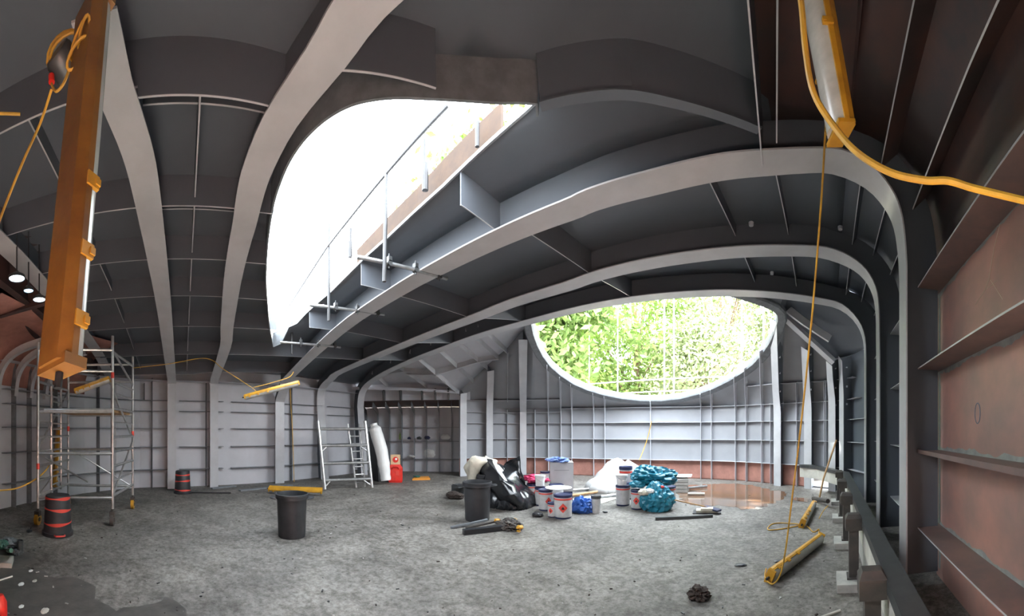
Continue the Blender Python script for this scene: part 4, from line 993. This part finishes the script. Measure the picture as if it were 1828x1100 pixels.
# --- ladder frames leaning on the left wall
t = thing('leaning_frame', 'wide aluminium scaffold frame leaning on the left wall', 'scaffold frame', tuple(GD(620, 9.2)))
a0, a1 = P(580, 875, 9.1), P(664, 871, 9.4); b0, b1 = P(568, 752, 9.5), P(652, 752, 9.8)
a0.z = a1.z = .02
for a, b in ((a0, b0), (a1, b1)): MB().tube([a, b], .045, 10).build('stile', 'alu', t)
for k in (.13, .37, .63, .88): MB().tube([a0.lerp(b0, k), a1.lerp(b1, k)], .042, 10).build('rung', 'alu', t)
for k in (.13, .63):
    MB().tube([a0.lerp(b0, k).lerp(a1.lerp(b1, k), .15), a0.lerp(b0, k - .10)], .018, 8).build('brace', 'alu', t)
    MB().tube([a0.lerp(b0, k).lerp(a1.lerp(b1, k), .8), a1.lerp(b1, k - .10)], .018, 8).build('brace', 'alu', t)
t = thing('ladder', 'narrow aluminium ladder leaning behind the wide scaffold frame', 'ladder', tuple(GD(640, 9.6)))
a0, a1 = P(636, 872, 9.4), P(652, 872, 9.5); b0, b1 = P(621, 757, 9.75), P(642, 757, 9.85); a0.z = a1.z = .02
for a, b in ((a0, b0), (a1, b1)): MB().tube([a, b], .03, 8).build('stile', 'alu', t)
for k in range(8): MB().tube([a0.lerp(b0, .08 + k * .12), a1.lerp(b1, .08 + k * .12)], .02, 8).build('rung', 'alu', t)
rp_ = subdiv([P(689, 858, 10.1), P(686, 835, 10.15), P(681, 805, 10.25), P(673, 778, 10.3), P(667, 757, 10.35)], 4)
o = MB().tube(rp_, [.15 + .045 * math.sin(2.6 * i_ / len(rp_)) + .02 * noise.noise(V((i_ * .7, 0, 0))) - (.07 if i_ > 14 else 0) for i_ in range(len(rp_))], 14).build('wrapped_roll', 'white'); tag(o, 'tall white wrapped roll leaning at the mouth of the recess', 'roll')
o = MB().bar(GD(672, 10.7, .02), P(664, 770, 10.6), .35, .05, V((0, -1, .1))).build('panel', 'black'); tag(o, 'dark panel leaning behind the white wrapped roll', 'panel')
o = MB().prism([(p.x, p.y) for p in (GD(640, 11.0), GD(694, 10.9), GD(694, 10.95), GD(640, 11.05))], 0, .03).build('bar', 'black'); tag(o, 'dark bar on the floor behind the white wrapped roll', 'bar')
# --- red container with a small carton on top
t = thing('plastic_container', 'bright red plastic container standing in front of the recess', 'container')
m = MB(); 
for z0, z1, w0, w1 in ((0, .06, .20, .22), (.06, .45, .22, .22), (.45, .56, .22, .15)):
    m.add([V((sx * ww, sy * ww * .7, zz)) for zz, ww in ((z0, w0), (z1, w1)) for sx, sy in ((-1, -1), (1, -1), (1, 1), (-1, 1))], [(0, 1, 5, 4), (1, 2, 6, 5), (2, 3, 7, 6), (3, 0, 4, 7), (4, 5, 6, 7), (3, 2, 1, 0)])
m.build('container_body', 'redp', t)
MB().tube(subdiv([V((-.1, -.16, .42)), V((-.06, -.19, .50)), V((.06, -.19, .50)), V((.1, -.16, .42))], 4), .018, 8).build('handle', 'redp', t)
MB().box((.06, -.16, .30), (.10, .02, .14)).build('label_panel', 'redl', t)
t.matrix_basis = place(GD(706, 10.6), -ang(706))
t = thing('carton', 'small tan carton with red round label on top of the red container', 'carton')
MB().box((0, 0, .15), (.30, .22, .30)).build('carton_body', 'tan', t)
MB().lathe([(0, 0), (.09, 0), (.09, .006), (0, .006)], (0, 0, 0), 24).xf(Matrix.Translation((.0, -.111, .15)) @ Matrix.Rotation(PI / 2, 4, 'X')).build('round_label', 'redp', t)
MB().lathe([(0, 0), (.035, 0), (.035, .006), (0, .006)], (0, 0, 0), 16).xf(Matrix.Translation((.02, -.117, .17)) @ Matrix.Rotation(PI / 2, 4, 'X')).build('label_centre', 'white', t)
t.matrix_basis = place(GD(706, 10.6, .56), -ang(706))
o = MB().prism([(p.x, p.y) for p in (G(736, 858), G(768, 857), G(765, 853), G(742, 853.5))], .003, .05).build('mat', 'orange'); tag(o, 'orange plastic pieces on the floor in front of the recess', 'plastic')
o = blob(77, .12, .1, .06).xf(Matrix.Translation(GD(744, 11.3, .05))).build('scrap', 'green'); tag(o, 'green scrap lying on the orange plastic', 'scrap')
# goods on the stringers of the recess
for k, (t_, z, rx, rz_, mt, lab) in enumerate(((.86, 1.27, .22, .14, 'white', 'white crumpled cloth on the upper stringer of the recess'), (.70, .57, .30, .22, 'white', 'white crumpled bundle on the lower stringer of the recess'), (.52, .57, .2, .06, 'white', 'small white packet left of the white bundle'), (.60, 1.27, .12, .08, 'dsteel', 'dark grey tool on the recess stringer'), (.68, 1.27, .14, .10, 'navy', 'dark blue gloves on the recess stringer'), (.50, 1.27, .08, .07, 'navy', 'small dark blue item beside the green bottle'))):
    q = apt(t_, .84, z + .01); o = blob(80 + k, rx, .06, rz_ * 1.3).xf(Matrix.Translation(q)).build('rag' if k < 2 else 'small_item', mt); tag(o, lab, 'cloth' if k < 2 else 'item')
q = apt(.40, .97, 1.27); o = MB().lathe([(0, 0), (.04, 0), (.042, .18), (.016, .24), (.016, .28), (0, .28)], q, 14).build('bottle', mat('green_bottle', (.35, .55, .2), .3)); tag(o, 'pale green bottle on the recess stringer', 'bottle')
# --- steel guide rail on posts along the right side
rail = thing('guide_rail', 'long dark steel rail running on posts along the foot of the right wall', 'rail', (1.4, 3, 0))
off = lambda Y, a: .30 + .36 * Y + a
ys = [.2, 1.4, 2.6, 4, 5.4, 6.8, 7.6]
path = [V((off(Y, .16), Y, .67)) for Y in ys[:-1]] + [P(1485, 842, 8.0), P(1462, 840, 8.7), P(1430, 838, 9.1)]
path[-3].z = path[-2].z = path[-1].z = .67
def hn(path):
    b = []
    for i in range(len(path)):
        t_ = (path[min(i + 1, len(path) - 1)] - path[max(i - 1, 0)]).normalized(); b.append(V((t_.y, -t_.x, 0)).normalized())
    return b
bb = hn(path); MB().sweep(path, [V((0, 0, 1))] * len(path), bb, -.05, .03, -.07, .07).build('rail_beam', 'dsteel', rail)
MB().sweep(path, [V((0, 0, 1))] * len(path), bb, -.30, -.05, -.05, -.03).build('side_board', 'beige', rail)
MB().sweep(path[:5], [V((0, 0, 1))] * 5, bb[:5], -.58, -.36, -.03, -.01).build('lower_board', 'conc', rail)
post_lab = ['nearest at the bottom edge', 'second from the bottom edge', 'third from the bottom edge', 'fourth from the bottom edge', 'farthest, before the bright opening']
def post_proto(label):
    t = thing('bollard_post', label, 'post', mtx=Matrix.Identity(4))
    MB().box((0, 0, .34), (.10, .12, .52)).box((0, -.0, .09), (.14, .16, .02)).build('post_body', 'rust', t)
    m = MB(); vs = [V((x, y, z)) for z in (.58, .70) for x, y in ((-.085, -.08), (.085, -.08), (.085, .08), (-.085, .08))]; vs += [V((-.06, -.02, .735)), V((.06, -.02, .735)), V((.06, .07, .735)), V((-.06, .07, .735))]
    m.add(vs, [(0, 1, 5, 4), (1, 2, 6, 5), (2, 3, 7, 6), (3, 0, 4, 7), (4, 5, 9, 8), (5, 6, 10, 9), (6, 7, 11, 10), (7, 4, 8, 11), (8, 9, 10, 11), (3, 2, 1, 0)]); m.build('cap', 'rust', t)
    MB().lathe([(0, 0), (.03, 0), (.03, .02), (.012, .035), (0, .035)], (0.05, -.09, .10), 12).build('bolt', 'rust', t)
    return t
yp = [1.86, 3.2, 4.35, 5.6, 6.9]
p0 = post_proto('dark rusty steel post with cap along the right rail, ' + post_lab[0])
for i, Y in enumerate(yp):
    mm = place((off(Y, -.0), Y, 0.0), -.35, (1.0, 1.0, 1.0))
    if i == 0: p0.matrix_basis = mm
    else: dup(p0, mm, 'dark rusty steel post with cap along the right rail, ' + post_lab[i])
    o = MB().box((0, 0, .04), (.24, .34, .08)).xf(place((off(Y, -.06), Y, 0), -.35)).build('concrete_block', 'conc'); tag(o, 'pale concrete block under the steel post, ' + post_lab[i], 'block')
# sticks at the low opening
o = MB().tube([P(1493, 786, 8.1), P(1470, 855, 7.7), G(1462, 893, .03)], .022, 8).build('pole', 'timber'); tag(o, 'brown wooden pole leaning against the wall over the bright opening', 'pole')
o = MB().tube([P(1478, 895, 7.0), P(1452, 890, 7.7)], .05, 8).build('pipe', 'rust'); tag(o, 'rusty pipe length lying at the foot of the farthest post', 'pipe')
o = MB().bar(P(1432, 832, 9.0), P(1452, 833, 8.9), .2, .08).build('block', 'dsteel'); tag(o, 'grey steel block on the far end of the rail', 'block')
# --- far-left clutter
t = thing('pump', 'green and grey pump fittings in a heap at the left edge', 'pump', tuple(G(20, 985)))
for k, (px, py, z, r, mt) in enumerate(((6, 978, .02, .09, 'green'), (16, 975, .05, .10, 'steelgrey'), (2, 975, .14, .07, 'green'), (22, 985, .0, .07, 'black'), (30, 990, 0, .06, 'dsteel'))): blob(90 + k, r, r, r * .9, .5, 2, .3).xf(Matrix.Translation(G(px, py, z))).build('casting', mt, t)
MB().tube([G(14, 983, .02), G(16, 983, .28), G(20, 983, .30)], .025, 8).build('valve_pipe', 'green', t)
MB().tube([G(22, 984, .02), G(24, 984, .24)], .02, 8).build('valve_pipe', 'black', t)
q = G(36, 988); o = MB().lathe([(.045, 0), (.045, .17), (.038, .17), (.038, .0)], q, 20).build('pipe_offcut', 'dsteel'); tag(o, 'upright grey pipe offcut beside the pump fittings', 'pipe')
q = G(8, 1003, .03); o = MB().box(q, (.24, .20, .06), Matrix.Rotation(.4, 4, 'Z')).build('wood_block', 'conc'); tag(o, 'pale block in front of the pump fittings', 'block')
q = G(2, 1108); o = MB().lathe([(0, 0), (.05, 0), (.055, .06), (.05, .16), (.02, .22), (0, .22)], q, 20).build('red_cone', 'redp'); tag(o, 'bright red rounded object cut off by the bottom left corner', 'object')
o = blob(99, .055, .04, .04).xf(Matrix.Translation(G(52, 950))).build('scrap', 'black'); tag(o, 'small black scrap left of the taped bin by the scaffold', 'scrap')
o = blob(101, .085, .07, .09, .4, 2.2, .4).xf(Matrix.Translation(G(1247, 1068))).build('brown_rag', 'dirt'); tag(o, 'dark brown crumpled lump on the floor in the foreground', 'lump')
o = MB().tube([G(1462, 1104, .01), G(1500, 1090, .02)], .012, 8).build('stick', 'beige'); tag(o, 'pale stick on the floor at the bottom edge, right side', 'stick')
o = MB().tube([G(0, 1036, .01), G(22, 1029, .01)], .008, 8).build('stick', 'white'); tag(o, 'thin white stick on the wet floor at the left edge', 'stick')
for k, (a, b, lab) in enumerate((((340, 879), (412, 880), 'flat dark bar lying by the left wall right of the taped bin'), ((378, 872), (420, 868), 'grey plate lying against the left wall behind the flat bar'), ((428, 876), (520, 866), 'grey plate at the foot of the left wall under the slanting light'))):
    plank('floor_plate', lab, 'plate', G(*a, .02), G(*b, .02), .14 if k else .05, .03, 'steelgrey' if k else 'black')
for k, (a, b) in enumerate(((170, 882, ), (545, 620))): pass
# debris and puddles
def patch(name, poly, z, mt, label, cat, kind=None, jit=.06, seed=0):
    pts = [G(*p) for p in poly]; n = len(pts); dense = []
    for i in range(n):
        a = pts[i]; b = pts[(i + 1) % n]; k = max(2, int((b - a).length / .08))
        for j in range(k):
            p = a.lerp(b, j / k); p = p + V((noise.noise(p * 5 + V((seed, 0, 0))), noise.noise(p * 5 + V((0, seed, 9))), 0)) * jit * 2; dense.append(p)
    ov_, oe_, of_ = delaunay_2d_cdt([V((p.x, p.y)) for p in dense], [(i, (i + 1) % len(dense)) for i in range(len(dense))], [], 1, 1e-5)[:3]
    m = MB(); m.add([V((v.x, v.y, z)) for v in ov_], [tuple(f) for f in of_]); o = m.build(name, mt); tag(o, label, cat, kind=kind); return o
patch('wet_patch', [(-40, 955), (20, 985), (60, 990), (62, 1005), (35, 1015), (70, 1018), (90, 1030), (130, 1030), (172, 1045), (168, 1060), (188, 1075), (200, 1088), (240, 1082), (300, 1070), (330, 1090), (340, 1160), (200, 1240), (0, 1260), (-60, 1140)], .003, 'wet', 'dark wet stain spreading over the floor at bottom left', 'stain', seed=3)
patch('puddle', [(1215, 868), (1290, 863), (1340, 866), (1400, 880), (1400, 892), (1370, 905), (1330, 909), (1290, 902), (1240, 905), (1212, 890)], .004, 'rustwater', 'shallow rusty puddle on the floor near the end wall', 'puddle', seed=5, jit=.12)
patch('puddle', [(1420, 888), (1445, 890), (1440, 897), (1415, 893)], .005, 'rustwater', 'small rusty puddle by the far posts', 'puddle', seed=7, jit=.04)
m = MB()
for k in range(260):
    px = random.uniform(10, 1500); py = 880 + 220 * random.random() ** 1.4; q = G(px, py)
    if q.x > 1.1 + .36 * (q.y - 2): continue
    s_ = random.uniform(.004, .016); m.box(q + V((0, 0, s_ * .3)), (s_ * random.uniform(1, 3), s_, s_ * .6), Matrix.Rotation(random.random() * 3, 4, 'Z'), random.randint(0, 2))
o = m.build('floor_debris', ['dirt', 'conc', 'black']); tag(o, 'scattered grit and crumbs over the bare floor', 'debris', kind='stuff')
for k, (px, py, r, mt, lab) in enumerate(((1322, 1010, .04, 'black', 'small black scraps on the floor left of the long fallen light'), (718, 938, .02, 'black', 'tiny black scrap in the middle of the floor'), (55, 1020, .02, 'white', 'upper white pebble on the wet patch'), (38, 1044, .025, 'white', 'middle white pebble on the wet patch'), (62, 1038, .02, 'beige', 'pale crumb right of the white pebbles on the wet patch'), (38, 1084, .02, 'white', 'lower white pebble on the wet patch'), (80, 1092, .03, 'beige', 'pale crumb near the bottom edge of the wet patch'), (1390, 1003, .035, 'black', 'black scrap beside the long fallen light'))):
    o = blob(110 + k, r * 1.6, r, r * .5).xf(Matrix.Translation(G(px, py))).build('scrap', mt); tag(o, lab, 'scrap')
# --- lamps on the dark deck at far left
for k, (px, py, r, mt) in enumerate(((30, 496, .085, 'glow'), (51, 518, .055, 'glowdim'), (70, 534, .075, 'glow'), (134, 597, .05, 'glow'), (139, 613, .075, 'glow'))):
    h = 1.72 if k < 3 else 1.55
    d = h * F / (HOR - py); p = P(px, py, d)
    t = thing('ceiling_lamp', ['round bluish lamp under the dark deck, leftmost and largest', 'small dim blue lamp between the two brighter left lamps', 'round lamp third from the left edge under the dark deck', 'upper of two round lamps right of the hanging yellow light', 'lower of two round lamps right of the hanging yellow light'][k], 'lamp', tuple(p))
    MB().lathe([(0, .05), (r * .5, .05), (r * 1.1, .02), (r * 1.15, -.01), (r * 1.05, -.012)], p, 20).build('lamp_housing', 'dsteel', t)
    MB().lathe([(0, -.006), (r, -.006), (r, .0), (0, .01)], p, 20).build('lamp_lens', mt, t)
    MB().tube([p + V((0, 0, .05)), V((p.x, p.y, EYE + hdeck(p.x, p.y)))], .01, 6).build('hanger', 'dsteel', t)
# low dark beams there
for (xa, Y) in ((-3.2, -2.5), (-3.6, -3.0)):
    rib('deck_stiffener', [dk(x, Y - .04 * x) for x in (-8.4, -6.5, -5, -3.5, -2)], DN, .42, ceiling, 'reddark', wid=.12)
rib('deck_stiffener', [dk(-4.6, -1.95), dk(-4.9, -3.6)], DN, .5, ceiling, 'reddark', wid=.1)
# --- scaffold tubes, toe board and handrail at the skylight
SG = 'scaffold tubes round the skylight'
def clampm(m, p): m.box(p, (.07, .07, .07)).box(p + V((.03, -.03, .02)), (.03, .09, .03))
sp = [((521, 575), (521, 632), 1.70, 'nearest the tip of the skylight'), ((587, 400), (587, 573), 1.79, 'second from the tip of the skylight'), ((690, 303), (686, 503), 1.80, 'tallest, third from the tip of the skylight')]
for k, (a, b, h, lab) in enumerate(sp):
    d = h * F / (HOR - b[1]); m = MB().tube([P(*a, d), P(*b, d)], .024, 10); o = m.build('scaffold_pole', 'dimgalv'); tag(o, 'upright silver scaffold pole hanging through the skylight, ' + lab, 'scaffold pole')
sh = [((500, 611), (608, 620), 7.0, 7.4, 'lowest, near the tip of the skylight'), ((552, 545), (686, 562), 5.35, 5.9, 'middle one'), ((637, 459), (798, 498), 4.0, 4.55, 'highest and longest')]
for k, (a, b, da, db, lab) in enumerate(sh):
    A_, B_ = P(*a, da), P(*b, db); m = MB().tube([A_, B_], .024, 10); o = m.build('scaffold_tube', 'galv'); tag(o, 'level silver scaffold tube clamped under the ring frame, ' + lab, 'scaffold tube')
    for q, f in enumerate((.33, .62, .9)):
        m = MB(); p = A_.lerp(B_, f); m.tube([p + V((-.03, 0, 0)), p + V((.03, 0, 0))], .036, 10); m.box(p + V((0, 0, .05)), (.06, .05, .06)); m.tube([p + V((0, 0, -.06)), p + V((0, 0, .12))], .01, 6); m.build('clamp', 'dsteel', o)
hr = MB().tube([P(800, 188, 3.26), P(585, 440, 5.45), P(500, 572, 7.9)], .02, 8).build('handrail', 'dimgalv'); tag(hr, 'long thin handrail above the skylight edge', 'handrail')
hr = MB().tube([P(757, 330, 3.55), P(757, 250, 3.50)], .022, 8).tube([P(759, 340, 3.55), P(759, 292, 3.52)], .034, 8).build('rail_post', 'dimgalv'); tag(hr, 'short rail post by the toe board, upper one', 'rail post')
hr = MB().tube([P(625, 462, 4.95), P(626, 408, 4.9)], .022, 8).tube([P(625, 460, 4.95), P(625, 432, 4.93)], .034, 8).build('rail_post', 'dimgalv'); tag(hr, 'short rail post by the toe board, lower one', 'rail post')
hr = MB().tube([P(852, 262, 3.03), P(852, 218, 3.0)], .02, 8).build('rail_post', 'dimgalv'); tag(hr, 'thin bracket post on the near end of the toe board', 'rail post')
tb = []; tops_ = []
for x_, y_ in ((888, 250), (740, 387), (632, 487)):
    q = on_lip(x_, y_, .0); q = V((q.x, q.y + .05, EYE + hdeck(q.x, min(2.9, q.y + .1)) + .03)); tb.append(q); tops_.append(q + V((0, 0, .33)))
m = MB(); vs = []
for a, b in zip(tb, tops_): vs += [a, b, b + V((.0, .04, 0)), a + V((0, .04, 0))]
m.add(vs, [(0, 1, 5, 4), (1, 2, 6, 5), (2, 3, 7, 6), (3, 0, 4, 7), (4, 5, 9, 8), (5, 6, 10, 9), (6, 7, 11, 10), (7, 4, 8, 11), (0, 3, 2, 1), (8, 9, 10, 11)])
o = m.build('toe_board', 'dimtimber'); tag(o, 'brown timber toe board along the edge of the skylight', 'board')
# --- outside the oval opening: sill, rails, trees
o = MB().box((-2.2, 15.5, 2.0), (22, 6, .3)).build('terrace', 'ground'); tag(o, 'pale terrace beyond the oval opening', 'terrace')
gr = MB().prism([(-60, 13.6), (60, 13.6), (60, 90), (-60, 90)], .2, .5).build('ground_outside', 'ground'); struct(gr)
for k, (z, y) in enumerate(((2.75, 13.6), (3.1, 13.6), (3.6, 13.7))):
    o = MB().tube([(-7, y, z), (6, y - .8, z + .25)], .022, 8).build('guard_rail', 'white'); tag(o, 'thin white guard rail outside the oval opening, ' + ['lowest', 'middle', 'highest'][k] + ' of three', 'rail')
for k, x in enumerate((-5.2, -3.9, -1.9, -1.5, 1.3, 2.2)):
    o = MB().tube([(x, 13.8, 2.1), (x, 13.8, 8)], .024, 8).build('scaffold_pole', 'white'); tag(o, 'white upright scaffold pole outside the oval opening, ' + ['leftmost', 'second from the left', 'third from the left', 'fourth from the left, close to the third', 'second from the right', 'rightmost'][k], 'scaffold pole')
def tree_parts(seed, H, R, n, leaf=.17):
    rnd = random.Random(seed); m = MB(); cl = []
    for k in range(26):
        a = rnd.random() * 2 * PI; r = R * rnd.random() ** .5 * .85; z = H * .28 + (H * .68) * rnd.random(); r *= math.sin(PI * min(1, max(.12, (z - H * .15) / (H * .9)))) ** .6
        cl.append(V((r * math.cos(a), r * math.sin(a), z)))
    vs = []; fs = []
    for i in range(n):
        c = rnd.choice(cl); d = V((rnd.gauss(0, 1), rnd.gauss(0, 1), rnd.gauss(0, .7))); p = c + d * R * .21
        t1 = V((rnd.gauss(0, 1), rnd.gauss(0, 1), rnd.gauss(0, 1))).normalized(); t2 = t1.cross(V((rnd.gauss(0, 1), rnd.gauss(0, 1), rnd.gauss(0, 1)))).normalized(); s = leaf * rnd.uniform(.6, 1.3)
        o = len(vs); vs += [p - t1 * s, p + t2 * s * .45, p + t1 * s, p - t2 * s * .45]; fs.append((o, o + 1, o + 2, o + 3))
    m.add(vs, fs)
    tr = MB(); tr.tube([V((0, 0, 0)), V((.1, .05, H * .3)), V((0, .1, H * .6)), V((.1, 0, H * .85))], [.22, .17, .10, .04], 8)
    for c in cl[:14]: tr.tube([V((.05, .05, c.z * .55)), c.lerp(V((0, 0, c.z)), .4), c], [.07, .05, .02], 5)
    return m, tr
def tree(seed, H, R, n, mt, label, loc, leaf=.17):
    t = thing('tree', label, 'tree'); a, b = tree_parts(seed, H, R, n, leaf); a.build('foliage', mt, t, fix=False); b.build('trunk', 'bark', t); t.location = loc; return t
tree(1, 11, 3.6, 9000, 'leaf', 'bright green leafy tree filling the left half of the oval opening', (-4.2, 18.5, .5))
tree(2, 12, 3.8, 8000, 'leafpale', 'pale green tree in the middle of the oval opening', (.6, 21, .5))
tree(3, 10, 3.2, 6000, 'leafpale', 'pale tree at the right of the oval opening', (4.8, 20, .5))
tree(4, 13, 4.0, 7000, 'leaf', 'green tree standing farther back between the left and middle trees', (-2.2, 26, .5))
tree(5, 9, 3.0, 6000, 'leaf', 'green tree at the left end of the oval opening', (-8.5, 19.5, .5))
tree(7, 13.6, 4.2, 26000, 'leaf', 'added dense tree blocking the sun at the upper left of the oval opening', (-8.4, 12.9, .5), .2)  # added to keep the sun out of the oval opening
tree(6, 7, 3.2, 7000, 'leafpale', 'low pale bushy tree behind the guard rails', (-.4, 17.5, .3), .14)
# outside the low bright opening
o = MB().box(GD(1475, 11.5, .3), (2.4, 1.2, .1)).build('slab_outside', 'beige'); tag(o, 'bright sunlit slab seen through the low opening', 'slab')
